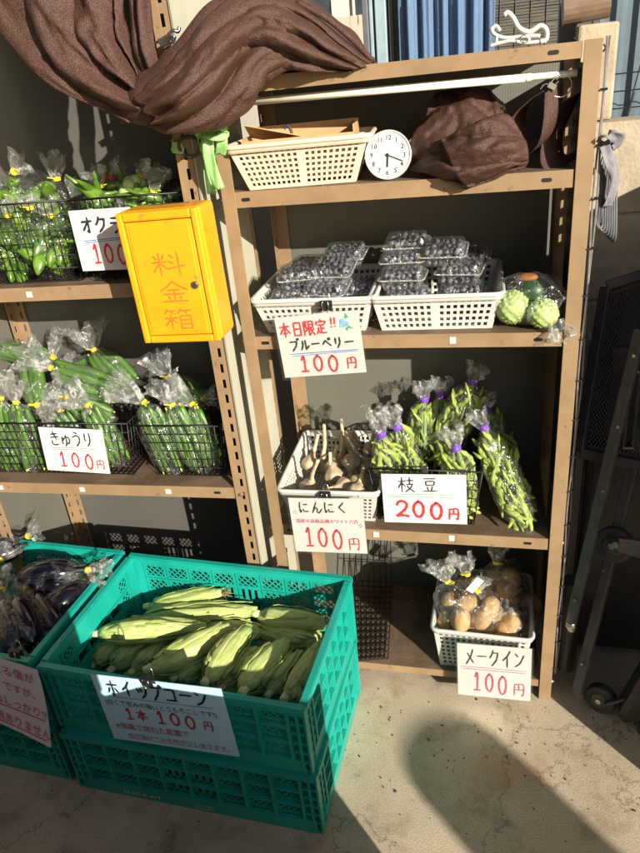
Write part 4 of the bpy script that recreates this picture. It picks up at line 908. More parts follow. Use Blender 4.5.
# ================================================================== CRATES AND CORN
CW, CD, CH = .55, .362, .1745
def crate_meshes():
    """one folding crate: four lattice walls with outer ribs, a rim, a base"""
    out = {}
    def wall(L, cols, long):
        mb = MB(); H = CH; zb, zt = .034, H - .016; rows = 3; rh = (zt - zb) / rows; cw = (L - .07) / cols; x0 = -L / 2 + .035; d = .011
        # y=0 is the outside face, +y goes inwards
        mb.bb((-L / 2 + .012, .0015, 0), (L / 2 - .012, d - .001, zb - .0006))             # bottom band
        for k in range(1, rows): mb.bb((x0 - .001, .001, zb + k * rh - .0022), (L / 2 - .034, d - .0015, zb + k * rh + .0022))
        for i in range(cols + 1): mb.bb((x0 + i * cw - .0025, 0, zb + .0002), (x0 + i * cw + .0025, d - .001, zt - .0002))
        for s_ in (-1, 1):                                                                    # ladder-like corner pieces
            xa = s_ * (L / 2 - .0015); xb = s_ * (L / 2 - .0325); xm = (xa + xb) / 2
            for xx in (xa, xm): mb.bb((xx - .0022, .0004, .002), (xx + .0022, d, zt - .0004))
            for k in range(7): mb.bb((min(xa, xb) + .0025, .002, .004 + k * .0245), (max(xa, xb) - .0005, d - .002, .0085 + k * .0245))
            mb.bb((min(xa, xb), d - .0005, .002), (max(xa, xb), d + .0012, zt - .001))
        panel = cols // 2
        for i in range(cols):
            for k in range(rows):
                xa, xb, za, zc = x0 + i * cw + .0025, x0 + (i + 1) * cw - .0025, zb + k * rh + .0022, zb + (k + 1) * rh - .0022; yy = d - .0005
                if not long and i in (1, 2, 3, 4) and k == 1:                                  # hand hole
                    mb.bb((xa - .003, yy - .001, za - .001), (xb + .003, yy + .0025, za + .006)); mb.bb((xa - .003, yy - .001, zc - .006), (xb + .003, yy + .0025, zc + .001)); continue
                if not long and i in (1, 2, 3, 4):
                    mb.bb((xa - .003, yy, za - .0015), (xb + .003, yy + .002, zc + .0015)); continue
                if long and i in (panel - 1, panel) and k < 2:                                 # centre panel with upright slots
                    sl = 4; p_ = (xb - xa) / (sl * 2 - 1)
                    if True:
                        for q in range(sl): mb.bb((xa + 2 * q * p_, yy, za), (xa + (2 * q + 1) * p_, yy + .0022, zc))
                        mb.bb((xa - .002, yy, zc - .0006), (xb + .002, yy + .0022, zc + .0035)); mb.bb((xa - .002, yy, za - .0035), (xb + .002, yy + .0022, za + .006))
                    continue
                w_, h_ = xb - xa, zc - za; st = .0148
                mb.bb((xa - .001, yy, za - .0012), (xb + .001, yy + .002, za + .0045)); mb.bb((xa - .001, yy, zc - .0045), (xb + .001, yy + .002, zc + .0012))
                mb.bb((xa - .001, yy + .0002, za + .0045), (xa + .004, yy + .0018, zc - .0045)); mb.bb((xb - .004, yy + .0002, za + .0045), (xb + .001, yy + .0018, zc - .0045))
                for sgn in (1, -1):
                    c = -h_
                    while c < w_:
                        # line x = c + sgn-dependent height
                        t0, t1 = max(0, -c / h_), min(1, (w_ - c) / h_)
                        if t1 - t0 > .12:
                            p = V((xa + c + t0 * h_, yy + (.0006 if sgn > 0 else .0013), za + t0 * h_)); q = V((xa + c + t1 * h_, p.y, za + t1 * h_))
                            if sgn < 0: p.x = xa + xb - p.x; q.x = xa + xb - q.x
                            mb.bar(p, q, .0014, .0028, V((0, 0, 1)))
                        c += st
        # rim
        mb.bb((-L / 2 - .002, -.003, zt), (L / 2 + .002, .0135, H - .003)); mb.bb((-L / 2 + .001, -.0015, H - .003), (L / 2 - .001, .011, H))
        return mb
    out['long'] = wall(CW, 8, True); out['short'] = wall(CD - .03, 6, False); return out
CM = None
def crate(label, M, group='stacked green folding crates'):
    global CM
    r = thing('folding_crate', label, 'crate', group=group, M=M)
    if CM is None:
        w = crate_meshes(); a = w['long'].build('side_wall', M_TEAL, r); b = w['short'].build('end_wall', M_TEAL, r)
        mb = MB(); mb.bb((-CW / 2 + .013, -CD / 2 + .013, .004), (CW / 2 - .013, CD / 2 - .013, .010)); c = mb.build('base', M_TEAL, r); CM = (a, b, c)
        A_ = [a, copy_child(a, r), b, copy_child(b, r)]
    else: A_ = [copy_child(CM[0], r), copy_child(CM[0], r), copy_child(CM[1], r), copy_child(CM[1], r)]; copy_child(CM[2], r)
    A_[0].matrix_local = Matrix.Translation((0, -CD / 2, 0)); A_[1].matrix_local = Matrix.Translation((0, CD / 2, 0)) @ Matrix.Rotation(math.pi, 4, 'Z')
    A_[2].matrix_local = Matrix.Translation((CW / 2, 0, 0)) @ Matrix.Rotation(math.pi / 2, 4, 'Z'); A_[3].matrix_local = Matrix.Translation((-CW / 2, 0, 0)) @ Matrix.Rotation(-math.pi / 2, 4, 'Z')
    return r
Y1, Y2 = math.radians(-2.0), math.radians(-3.0)
C1 = TR(-.103, -.206, .001, Y1); C2 = TR(-.104, -.201, .1765, Y2)
cr1 = crate('lower green crate of the corn stack, standing on the concrete', C1); cr2 = crate('upper green crate full of corn with the pale blue card', C2)
E1 = TR(-.676, -.172, .001, Y2); E2 = TR(-.676, -.166, .1765, Y2)
crate('lower green crate of the eggplant stack at the left edge', E1); crate('upper green crate full of bagged eggplants', E2)
# white print on the lower crate
mp = C1 @ Matrix.Translation((-CW / 2 + .012, -CD / 2 + .0008, 0)) @ Matrix.Rotation(math.pi / 2, 4, 'X')
def print_on(root, Mloc, txt, x, z, size, wide=1.0):
    return typed(txt, x, -z, size, mat('white_print', (.85, .9, .88), .6, .02), root, 'print', M=Mloc, wide=wide)
Ml = Matrix.Translation((0, -CD / 2 + .0006, 0)) @ Matrix.Rotation(math.pi / 2, 4, 'X')
print_on(cr1, Ml, '□ S.C.R. 619', -.165, .012, .013, 1.25)
print_on(cr1, Ml, 'オリジナル容器', .0, .016, .006); print_on(cr1, Ml, 'MADE IN JAPAN', .0, .008, .006)

def corn(label, a, b, r=.027, seed=0, tip='b', silk=True):
    """ear in its husk from the stalk end a to the silk end b"""
    a, b = V(a), V(b); ax = b - a; L = ax.length; d = ax / L; o = thing('corn_ear', label, 'corn', tuple(a), 'ears of corn in their husks'); q = V((0, 0, 1)).rotation_difference(d).to_matrix(); o.rotation_mode = 'QUATERNION'; o.rotation_quaternion = q.to_quaternion()
    mb = MB(); R_ = []; k = 22
    for i in range(k + 1):
        t = i / k; pr = crf([.40, .78, 1.0, 1.04, 1.02, .97, .86, .68, .40], t) * r; row = []
        for j in range(48):
            ph = 2 * math.pi * j / 48; f = 1 + .022 * math.sin(ph * 18 + seed) + .05 * noise.noise(V((math.cos(ph) * 2, math.sin(ph) * 2, t * 2.5 + seed))) + .05 * (((ph * 5 / (2 * math.pi)) + t * .5 + seed * .37) % 1) * math.sin(math.pi * t)
            row.append(V((pr * f * math.cos(ph) + .006 * math.sin(t * 3 + seed), pr * f * math.sin(ph), t * L)))
        R_.append(row)
    mb.rings(R_); mb.build('husk', M_CORN, o, smooth=True)
    mb = MB(); mb.tube([V((0, 0, -.014)), V((0, 0, -.012)), V((0, 0, .004))], [r * .24, r * .34, r * .37], 14); mb.build('stalk_end', M_CORNP, o, smooth=True)
    # loose husk leaves, each a strip lying on the ear and lifting off at the end
    rnd = random.Random(seed); mb = MB()
    for n_ in range(8):
        ph0 = rnd.uniform(0, 6.28); t0, t1 = rnd.uniform(.0, .2), rnd.uniform(.72, 1.06); w = rnd.uniform(.28, .6); rows = []
        for i in range(11):
            t = t0 + (t1 - t0) * i / 10; pr = crf([.40, .78, 1.0, 1.04, 1.02, .97, .86, .68, .40], min(1, t)) * r * (1.07 + .05 * (i / 10)) + .003 + .010 * max(0, t - .85) * 4; ww = w * (1 - (i / 10) ** 2.2 * .85)
            rows.append([V(((pr + .0022 * abs(s_) * math.sin(t * 19 + n_ + s_)) * math.cos(ph0 + ww * s_) + .006 * math.sin(t * 3 + seed), (pr + .0022 * abs(s_) * math.sin(t * 19 + n_ + s_)) * math.sin(ph0 + ww * s_), t * L)) for s_ in (-1, -.5, 0, .5, 1)])
        mb.rings(rows, close=False)
    mb.build('husk_leaves', M_CORN, o, smooth=True, solid=.0008)
    if silk:
        mb = MB()
        for n_ in range(14):
            e = V((rnd.uniform(-1, 1), rnd.uniform(-1, 1), rnd.uniform(.6, 2))) * .012; mb.tube([V((0, 0, L * .94)), V((0, 0, L)) + e * .5, V((0, 0, L)) + e * 1.3 + V((0, 0, -.004))], [.0012, .001, .0005], 4)
        mb.build('silk', M_SILK, o)
    return o
def cz(x, y, z): return A(x, y, z=z)
CORN = [
 ('corn ear at the very back with its ragged husk end raised', (149, 606), (222, 594), .25, .285, .024),
 ('long corn ear lying along the back of the crate', (137, 619), (258, 613), .25, .265, .026),
 ('pale corn ear in front at the left, its cut stalk end pointing left', (99, 634), (206, 628), .285, .275, .0275),
 ('corn ear lowest at the left end of the crate', (93, 664), (124, 640), .225, .23, .024),
 ('second low corn ear from the left end', (113, 668), (150, 638), .225, .235, .0235),
 ('third low corn ear from the left, under the pale one', (134, 670), (168, 636), .23, .24, .024),
 ('big corn ear in the middle pointing its blunt end at the binder clip', (150, 668), (230, 628), .285, .285, .028),
 ('corn ear right of the binder clip, half under its neighbour', (176, 676), (224, 642), .255, .25, .024),
 ('steep corn ear in the middle with a hairy stalk end', (207, 680), (250, 630), .29, .275, .027),
 ('shaded corn ear wedged between two steep ones', (223, 686), (256, 648), .25, .25, .023),
 ('steep corn ear right of the middle dappled with light', (244, 690), (284, 640), .285, .27, .028),
 ('dark corn ear second from the right end', (270, 692), (300, 652), .25, .25, .024),
 ('corn ear against the right wall speckled by lattice light', (286, 696), (322, 644), .275, .265, .026),
 ('corn ear at the right back with a bright cut husk in the sun', (258, 614), (326, 625), .27, .27, .026),
 ('corn ear lying behind the steep ones at the right', (318, 643), (252, 628), .24, .24, .025),
 ('corn ear at the centre back under the long one', (196, 634), (262, 632), .24, .245, .025),
 ('corn ear half hidden at the right end of the pile', (290, 628), (322, 640), .235, .235, .025),
 ('corn ear lying low in the right back corner', (262, 642), (318, 618), .215, .215, .026),
 ('corn ear lying low under the middle of the pile', (160, 652), (236, 640), .20, .20, .026),
 ('corn ear lying low near the front wall, left of the clip', (120, 680), (190, 664), .20, .205, .026),
 ('corn ear lying low near the front wall, right of the clip', (210, 690), (300, 680), .205, .205, .026)]
for i, (lab, a, b, za, zb_, r) in enumerate(CORN): corn(lab, cz(*a, za), cz(*b, zb_), r * .91, i + 1, silk=(i in (0, 1, 5)))

# ---- eggplants in bags
EG = None
def eggplant_mesh():
    mb = MB(); R_ = []; k = 16; L = .125
    for i in range(k + 1):
        t = i / k; pr = crf([.25, .62, .86, .97, 1, .98, .88, .62, .08], t) * .0275; R_.append([V((pr * math.cos(2 * math.pi * j / 18) + .008 * math.sin(t * 2.6), pr * math.sin(2 * math.pi * j / 18), t * L)) for j in range(18)])
    mb.rings(R_); mb.mi = 1
    for n_ in range(5):
        a = n_ * 1.2566; mb.rings([[V((rr * math.cos(a + w_ * s_), rr * math.sin(a + w_ * s_), z)) for s_ in (-1, 0, 1)] for rr, z, w_ in ((.0065, -.002, .6), (.0165, .012, .55), (.0215, .030, .06))], close=False)
    mb.tube([V((0, 0, -.022)), V((.002, 0, -.008)), V((0, 0, .003))], [.0036, .004, .007], 8); return mb
def eggplant_bag(label, bottom, tie, top, hw, n, seed, fl=.03):
    global EG
    bottom, tie, top = V(bottom), V(tie), V(top); r = thing('eggplant_bag', label, 'bag of eggplants', tuple(bottom), 'bags of dark eggplants'); ax = tie - bottom; L = ax.length; d = ax / L
    sd = d.cross(V((0, -.5, 1))).normalized(); up = sd.cross(d).normalized(); rnd = random.Random(seed)
    for i in range(n):
        a = (i - (n - 1) / 2) * hw * 1.5 / max(1, n - 1); p = d * (L * .82) + sd * a * .7 + up * (.006 if i % 2 else -.008)
        M = orient(p, -d + sd * a * 3 + up * rnd.uniform(-.08, .08), rnd.uniform(0, 6)) @ Matrix.Diagonal((1, 1, L * .8 / .125, 1))
        if EG is None: EG = eggplant_mesh().build('eggplant', [M_EGG, M_EGGC], r, smooth=True); c = EG
        else: c = copy_child(EG, r)
        c.matrix_local = M
    mb = MB(); bag_film(mb, [-d * .014, d * L * .3, d * L * .8, d * L], [hw * .5, hw * 1.12, hw * 1.05, hw * .75, .008], [.015, .034, .033, .022, .008], sd, [0, .02, .05, .12, .25], seed=seed, crumple=.12); mb.build('bag_film', F_EGG, r, smooth=True)
    mb = MB(); flare(mb, ax, top - tie, sd, (top - tie).length, .007, fl, seed); mb.build('bunched_end', F_TOP, r, smooth=True)
    tie_band(r, ax, (top - tie), .0075, M_TIEY, False, seed)
def ez(x, y, z): return A(x, y, z=z)
eggplant_bag('eggplant bag in the middle with a blue glint, tied at its upper right', ez(18, 585, .35), ez(88, 570, .36), ez(105, 572, .37), .042, 3, 1)
eggplant_bag('eggplant bag with streaky film lying across the right side of the crate', ez(45, 615, .33), ez(100, 580, .33), ez(112, 572, .34), .036, 3, 2)
eggplant_bag('eggplant bag at the back with a silvery bunched end', ez(-20, 555, .35), ez(28, 536, .37), ez(38, 528, .39), .038, 3, 3)
eggplant_bag('eggplant bag at the front left of the crate above the lilac sign', ez(12, 655, .33), ez(2, 590, .36), ez(-4, 575, .37), .045, 3, 4)
eggplant_bag('eggplant bag at the front right corner of its crate', ez(52, 645, .31), ez(26, 588, .34), ez(20, 580, .35), .034, 2, 5, .022)
eggplant_bag('eggplant bag hidden low in the middle of the crate', ez(60, 600, .28), ez(10, 610, .28), ez(0, 605, .28), .05, 3, 6)
eggplant_bag('eggplant bag at the left edge with pale crumpled film', ez(-40, 620, .34), ez(0, 560, .36), ez(8, 548, .37), .045, 3, 7, .034)
eggplant_bag('eggplant bag low at the back of the eggplant crate', ez(70, 575, .29), ez(20, 565, .29), ez(10, 560, .29), .045, 3, 8)

# ================================================================== CARDS
def yen(mb, n, x, y, w, h, sw, yw, adv=None):
    write(mb, n, x, y, w, h, sw, adv=adv)
def binder_clip(label, p, nrm=(0, -1, 0), w=.022, rz=0):
    r = thing('binder_clip', label, 'binder clip', tuple(p), 'black binder clips', rot=(0, 0, rz)); mb = MB()
    mb.rings([[V((sx * w / 2, y, z)) for sx in (-1, 1)] for y, z in ((-.004, -.013), (-.0055, .001), (-.004, .0035), (.004, .0035), (.0055, .001), (.004, -.013))], close=False); mb.build('clip_body', M_BLACK, r, solid=.0012)
    for s_, tilt in ((-1, -.0005), (1, .002)):
        mb = MB(); y0 = s_ * .005; pts = [V((-w * .22, y0, -.012)), V((-w * .30, y0 + s_ * .004, -.003)), V((-w * .16, y0 + s_ * .008, .014)), V((w * .16, y0 + s_ * .008, .014)), V((w * .30, y0 + s_ * .004, -.003)), V((w * .22, y0, -.012))]
        if s_ < 0: pts = [V((p_.x, -.0075 - (.002 if abs(p_.x) > w * .25 else 0), -p_.z * .8 - .004)) for p_ in pts]
        mb.tube(cr(pts, 4), .0008, 6); mb.build('wire_handle', M_STEEL, r, smooth=True)
    return r
# okra
r, w, h = card('white オクラ price card half hidden behind the yellow cash box', A(68, 211, -.002), A(130, 207, -.002), A(87, 271, -.002))
ink(r, lambda m: write(m, 'オクラ', w * .16, h * .12, w * .2, h * .27, .0042, adv=w * .23), M_INKK)
ink(r, lambda m: (line(m, w * .14, h * .50, w * .9, h * .46, .0015), line(m, w * .16, h * .53, w * .9, h * .49, .0012)), M_INKB, 'underline')
ink(r, lambda m: write(m, '100', w * .22, h * .56, w * .18, h * .34, .0042, adv=w * .2), M_INKR); ink(r, lambda m: write(m, '円', w * .82, h * .7, w * .12, h * .2, .002), M_INKR)
# cucumber
r, w, h = card('white きゅうり 100 yen price card on the cucumber basket', A(38, 427, -.004), A(102, 430, -.004), A(49, 470, -.012))
ink(r, lambda m: write(m, 'きゅうり', w * .14, h * .06, w * .17, h * .33, .0033, adv=w * .175), M_INKK)
ink(r, lambda m: line(m, w * .12, h * .46, w * .86, h * .45, .0011, .002), M_INKB, 'underline'); ink(r, lambda m: line(m, w * .13, h * .50, w * .86, h * .50, .0011, .002), M_INKG, 'underline')
ink(r, lambda m: write(m, '100', w * .22, h * .55, w * .16, h * .36, .004, adv=w * .20), M_INKR); ink(r, lambda m: write(m, '円', w * .80, h * .68, w * .15, h * .22, .0022), M_INKR)
# blueberry
r, w, h = card('white ブルーベリー price card with a drawing of berries', A(274, 318, -.016), A(358, 310, -.016), A(283, 378, -.020), sleeve=.005)
ink(r, lambda m: (write(m, '本日限定', w * .035, h * .08, w * .135, h * .24, .0034, adv=w * .148), write(m, '!!', w * .64, h * .07, w * .06, h * .17, .0032, adv=w * .04)), M_INKR)
ink(r, lambda m: write(m, 'ブルーベリー', w * .13, h * .38, w * .115, h * .19, .0034, adv=w * .132), M_INKK)
ink(r, lambda m: (line(m, w * .12, h * .61, w * .93, h * .615, .0016), line(m, w * .14, h * .645, w * .93, h * .635, .0012)), M_INKB, 'underline')
ink(r, lambda m: write(m, '100', w * .20, h * .66, w * .15, h * .28, .0042, adv=w * .17), M_INKR); ink(r, lambda m: write(m, '円', w * .77, h * .72, w * .14, h * .2, .0028), M_INKR)
def berries(m):
    for cx, cy, rr in ((.80, .15, .030), (.84, .19, .033), (.79, .21, .028)):
        k = len(m.v); m.v += [V((w * cx + rr * w * math.cos(a * .349), -h * cy + rr * w * math.sin(a * .349), .0007 + cx * .0002 + cy * .0004)) for a in range(18)]; m.face([k + i for i in range(18)])
ink(r, berries, mat('light_blue_crayon', (.22, .45, .75), .7, .2, 90), 'berry_drawing')
def leaves(m):
    for pts in (((.83, .11), (.85, .02), (.88, .10)), ((.87, .22), (.92, .28), (.85, .26)), ((.83, .25), (.84, .31), (.87, .25))):
        k = len(m.v); m.v += [V((w * x, -h * y, .0009)) for x, y in pts]; m.face([k, k + 1, k + 2])
ink(r, leaves, M_INKG, 'leaf_drawing')
# garlic
r, w, h = card('white にんにく price card on the garlic basket', A(288, 498, -.026), A(362, 499, -.026), A(288, 551, -.034), sleeve=.005)
ink(r, lambda m: write(m, 'にんにく', w * .12, h * .05, w * .15, h * .21, .0030, adv=w * .175), M_INKK)
typed('国産の高級品種ホワイト六片', w * .07, h * .44, w * .066, M_INKP, r)
ink(r, lambda m: (line(m, w * .04, h * .26, w * .09, h * .29, .0011), line(m, w * .05, h * .23, w * .10, h * .25, .0011), line(m, w * .92, h * .48, w * .96, h * .45, .0013), line(m, w * .93, h * .52, w * .97, h * .48, .0013)), M_INKP, 'flourish')
ink(r, lambda m: write(m, '100', w * .14, h * .54, w * .17, h * .38, .0044, adv=w * .19), M_INKR); ink(r, lambda m: write(m, '円', w * .74, h * .70, w * .18, h * .24, .0026), M_INKR)
# edamame
r, w, h = card('white 枝豆 200 yen price card with green underlines', A(381, 474, .006), A(466, 475, .006), A(386, 522, -.002))
ink(r, lambda m: write(m, '枝豆', w * .20, h * .05, w * .2, h * .32, .0026, adv=w * .28), M_INKK)
ink(r, lambda m: (line(m, w * .06, h * .43, w * .86, h * .42, .0011, .003), line(m, w * .06, h * .47, w * .84, h * .47, .0011, .003)), M_INKG, 'underline')
ink(r, lambda m: write(m, '200', w * .14, h * .54, w * .19, h * .36, .0058, adv=w * .2), M_INKR); ink(r, lambda m: write(m, '円', w * .77, h * .66, w * .15, h * .25, .0036), M_INKR)
# potato
r, w, h = card('white メークイン price card in front of the potato basket', A(457, 643, -.026), A(532, 649, -.026), A(456, 694, -.034), sleeve=.004)
ink(r, lambda m: write(m, 'メークイン', w * .10, h * .06, w * .15, h * .33, .0031, adv=w * .165), M_INKK)
ink(r, lambda m: (line(m, w * .05, h * .43, w * .93, h * .43, .0011), line(m, w * .05, h * .47, w * .93, h * .47, .0011)), M_INKP, 'underline')
ink(r, lambda m: write(m, '100', w * .20, h * .53, w * .15, h * .38, .0040, adv=w * .17), M_INKP); ink(r, lambda m: write(m, '円', w * .75, h * .66, w * .18, h * .26, .0028), M_INKP)
# corn: pale blue card lying against the crate front
fy = C2 @ V((0, -CD / 2 - .006, 0))
def cf(px, py, dy=0):
    n = (C2.to_3x3() @ V((0, -1, 0))); p0 = C2 @ V((0, -CD / 2 - .0065 - dy, 0)); d = A(px, py, y=1) - CAMLOC; t = (p0 - CAMLOC).dot(n) / d.dot(n); return CAMLOC + d * t
r, w, h = card('pale blue ホイップコーン card clipped to the corn crate', cf(90, 674), cf(221, 689), cf(112, 738, .004), M_BLUEC)
ink(r, lambda m: write(m, 'ホイップコーン', w * .10, h * .05, w * .105, h * .24, .0046, adv=w * .113), M_INKK)
ink(r, lambda m: line(m, w * .10, h * .305, w * .90, h * .30, .0014), M_INKB, 'underline')
typed('(白くて甘みの強いとうもろこしです!)', w * .045, h * .425, w * .056, M_INKK, r, wide=.92)
ink(r, lambda m: write(m, '1本', w * .17, h * .46, w * .09, h * .18, .0040, adv=w * .10), M_INKD)
ink(r, lambda m: write(m, '100', w * .42, h * .45, w * .095, h * .20, .0046, adv=w * .11), M_INKD)
ink(r, lambda m: write(m, '円', w * .78, h * .50, w * .085, h * .15, .0028), M_INKD)
typed('※強風で倒れた影響で', w * .06, h * .79, w * .062, M_INKD, r); typed('粒が抜けている所が少しあります。', w * .14, h * .93, w * .052, M_INKD, r)
ink(r, lambda m: (line(m, w * .06, h * .80, w * .62, h * .80, .0007), line(m, w * .14, h * .945, w * .93, h * .945, .0007)), M_INKD, 'underline')
# eggplant: lilac paper, curling at its right edge
def efp(px, py, dy=0):
    n = (E2.to_3x3() @ V((0, -1, 0))); p0 = E2 @ V((0, -CD / 2 - .0065 - dy, 0)); d = A(px, py, y=1) - CAMLOC; t = (p0 - CAMLOC).dot(n) / d.dot(n); return CAMLOC + d * t
r, w, h = card('lilac paper notice about the eggplants, curling away from its crate', efp(-78, 640), efp(44, 662), efp(-60, 702, .004), M_PINKC, curl=.035)
ink(r, lambda m: None, M_INKP, 'x') if False else None
for txt, x, y, sz in (('風による傷が', .38, .22, .095), ('ありますが、ですが、', .12, .44, .085), ('味はしっかり!!', .42, .66, .088), ('問題ありません', .40, .90, .088)):
    o = typed(txt, w * x, h * y, w * sz, M_INKP, r)
    me = o.data
    for v in me.vertices:
        v.co.z += cardz(.035, (w * x + v.co.x) / w, -(v.co.y - h * y) / h) + .0008
mb = MB()
for yy, x0 in ((.69, .42), (.93, .38)):
    pts = [V((w * (x0 + (.97 - x0) * i / 8), -h * yy, cardz(.035, x0 + (.97 - x0) * i / 8, yy) + .0016)) for i in range(9)]
    mb.tube(pts, .0009, 4)
mb.build('underline', M_INKP, r)
binder_clip('binder clip holding the blueberry price card', A(326, 303, -.004), w=.020)
binder_clip('binder clip holding the garlic price card', A(325, 494, -.010), w=.022)
binder_clip('binder clip holding the pale blue corn card', cf(148, 681, .004) + V((0, 0, .004)), w=.024, rz=Y2)
binder_clip('binder clip holding the lilac eggplant notice', efp(16, 654, .004) + V((0, 0, .006)), w=.026, rz=Y2)
r = thing('bulldog_clip', 'small silver clip holding the edamame card to its wire basket', 'clip', tuple(A(425, 469, .0)))
mb = MB(); mb.box((0, 0, 0), (.012, .008, .012)); mb.build('clip_body', M_STEEL, r, bevel=.001); mb = MB(); mb.tube(cr([(-.004, -.004, .005), (-.003, -.006, .016), (.003, -.006, .016), (.004, -.004, .005)], 4), .0008, 6); mb.build('wire_handle', M_STEEL, r)

# ================================================================== CASH BOX
tl, tr, bl_ = A(113, 214, -.115), A(184, 208, -.115), A(139, 343, -.115)
M_, w, h = frame3(tl, tr, bl_); w = .150; h = .232; dp = .080
cb_ = thing('cash_box', 'yellow metal cash box with 料金箱 written on its door, hung on the slotted post', 'cash box', M=M_)
mb = MB(); mb.bb((0, -h, -dp), (w, 0, -.010)); mb.build('box_body', M_YEL, cb_, bevel=.007)
mb = MB(); mb.bb((.001, -h + .001, -.011), (.013, -.001, -.001)); mb.bb((w - .013, -h + .001, -.011), (w - .001, -.001, -.001)); mb.bb((.0132, -.016, -.011), (w - .0132, -.001, -.0012)); mb.bb((.0132, -h + .001, -.011), (w - .0132, -h + .014, -.0012)); mb.build('door_frame', M_YEL, cb_, bevel=.003)
mb = MB(); mb.bb((.0145, -h + .0153, -.010), (w - .0145, -.0173, -.0030)); dr = mb.build('door', M_YEL, cb_, bevel=.002)
mb = MB(); mb.bb((.020, -h + .021, -.004), (w - .020, -.023, -.0018)); mb.build('door_panel', M_YEL, dr, bevel=.0015)
mb = MB(); mb.disc((w - .028, -h * .55, -.0005), (0, 0, 1), .0075, .003, 20, .0065); mb.disc((w - .028, -h * .55, .001), (0, 0, 1), .005, .002, 16); lk = mb.build('lock', M_STEEL, cb_, smooth=False)
mb = MB(); mb.box((w - .028, -h * .55, .0021), (.0012, .006, .0006)); mb.build('keyhole', M_BLACK, lk)
mb = MB(); mb.bb((w * .25, -.0006, -.065), (w * .75, .0012, -.058)); mb.build('coin_slot', M_STEEL, cb_)
mb = MB()
for i, ch in enumerate('料金箱'): write(mb, ch, w * (.40 + .0 * i), h * (.29 + .215 * i), w * .40, h * .175, .0030, seed=i)
for k in range(len(mb.v)): mb.v[k] = mb.v[k] + V((-.01, 0, -.0020))
mb.build('lettering', M_ORNG, cb_)

# ================================================================== BROWN CURTAIN
def cloth_tube(mb, spine, rad, seg=72, nf=5, amp=.16, tw=2., seed=0, flat=1.0, n=10, fine=.05):
    P = cr(spine, n); k = len(P); R_ = []; u = None
    for i, p in enumerate(P):
        t = i / (k - 1); d = (P[min(i + 1, k - 1)] - P[max(i - 1, 0)]).normalized()
        if u is None: u = d.orthogonal()
        u = (u - d * u.dot(d)).normalized(); w_ = d.cross(u); r = crf(rad, t); row = []
        for j in range(seg):
            ph = 2 * math.pi * j / seg; a = ph + t * tw
            s1 = abs(math.sin(a * nf / 2 + .8 * math.sin(t * 4 + seed) + .5 * math.sin(ph * 2 + seed))) ** .6
            f = 1 + amp * (s1 - .6) + fine * noise.noise(V((math.cos(ph) * 3, math.sin(ph) * 3, t * 7 + seed))) * 2 + .12 * noise.noise(V((math.cos(ph) * 1.2, math.sin(ph) * 1.2, t * 3 + seed * 2)))
            row.append(p + (u * math.cos(ph) + w_ * math.sin(ph)) * r * f)
        R_.append(row)
    mb.rings(R_)
def sheet(mb, grid, nu=10, nv=10, folds=4, amp=.01, seed=0, nrm=V((0, -1, 0))):
    rows = [cr(r, nu) for r in grid]; cols = list(zip(*rows)); full = [cr(list(c), nv) for c in cols]
    R_ = []
    H = len(full[0]); Wd = len(full)
    for i in range(Wd):
        row = []
        for j in range(H):
            v = j / (H - 1); u = i / (Wd - 1); p = full[i][j]
            f = amp * (abs(math.sin(math.pi * folds * v + 1.1 * math.sin(u * 3 + seed) + seed)) ** .6 * 1.3 - .6) + amp * .8 * noise.noise(V((u * 4, v * 7, seed))) + amp * .22 * (.5 - abs(noise.noise(V((u * 5 + v * 2, v * 6 - u * 2, seed + 7)))) * 2) + amp * .22 * noise.noise(V((u * 16, v * 22, seed)))
            row.append(p + nrm * f)
        R_.append(row)
    mb.rings(R_, close=False)
def G_(rows): return [[A(a, b, c) for a, b, c in r] for r in rows]
cur = thing('brown_curtain', 'brown woven curtain gathered up over the top left corner of the rack', 'curtain')
mb = MB(); sheet(mb, G_([
    [(124, -170, -.03), (127, -20, -.06), (131, 35, -.07), (147, 80, -.085)],
    [(92, -170, -.03), (97, -20, -.085), (112, 35, -.10), (147, 88, -.10)],
    [(50, -170, -.03), (62, -10, -.085), (92, 50, -.11), (147, 97, -.115)],
    [(0, -160, -.03), (28, 2, -.08), (78, 72, -.11), (145, 108, -.12)],
    [(-120, -120, -.04), (-8, 22, -.06), (62, 88, -.09), (132, 122, -.10)]]), 12, 14, 3, .022, 1.9); mb.build('swag', M_CLOTH, cur, smooth=True, solid=.0016)
mb = MB(); sheet(mb, G_([[(126, -50, -.02), (130, 20, -.03), (140, 66, -.05), (150, 90, -.08)], [(140, -50, -.04), (142, 20, -.05), (148, 60, -.07), (156, 84, -.09)], [(150, -50, -.02), (153, 20, -.03), (158, 54, -.05), (164, 78, -.08)]]), 8, 8, 2, .008, .4); mb.build('hanging_fold', M_CLOTH, cur, smooth=True, solid=.0016)
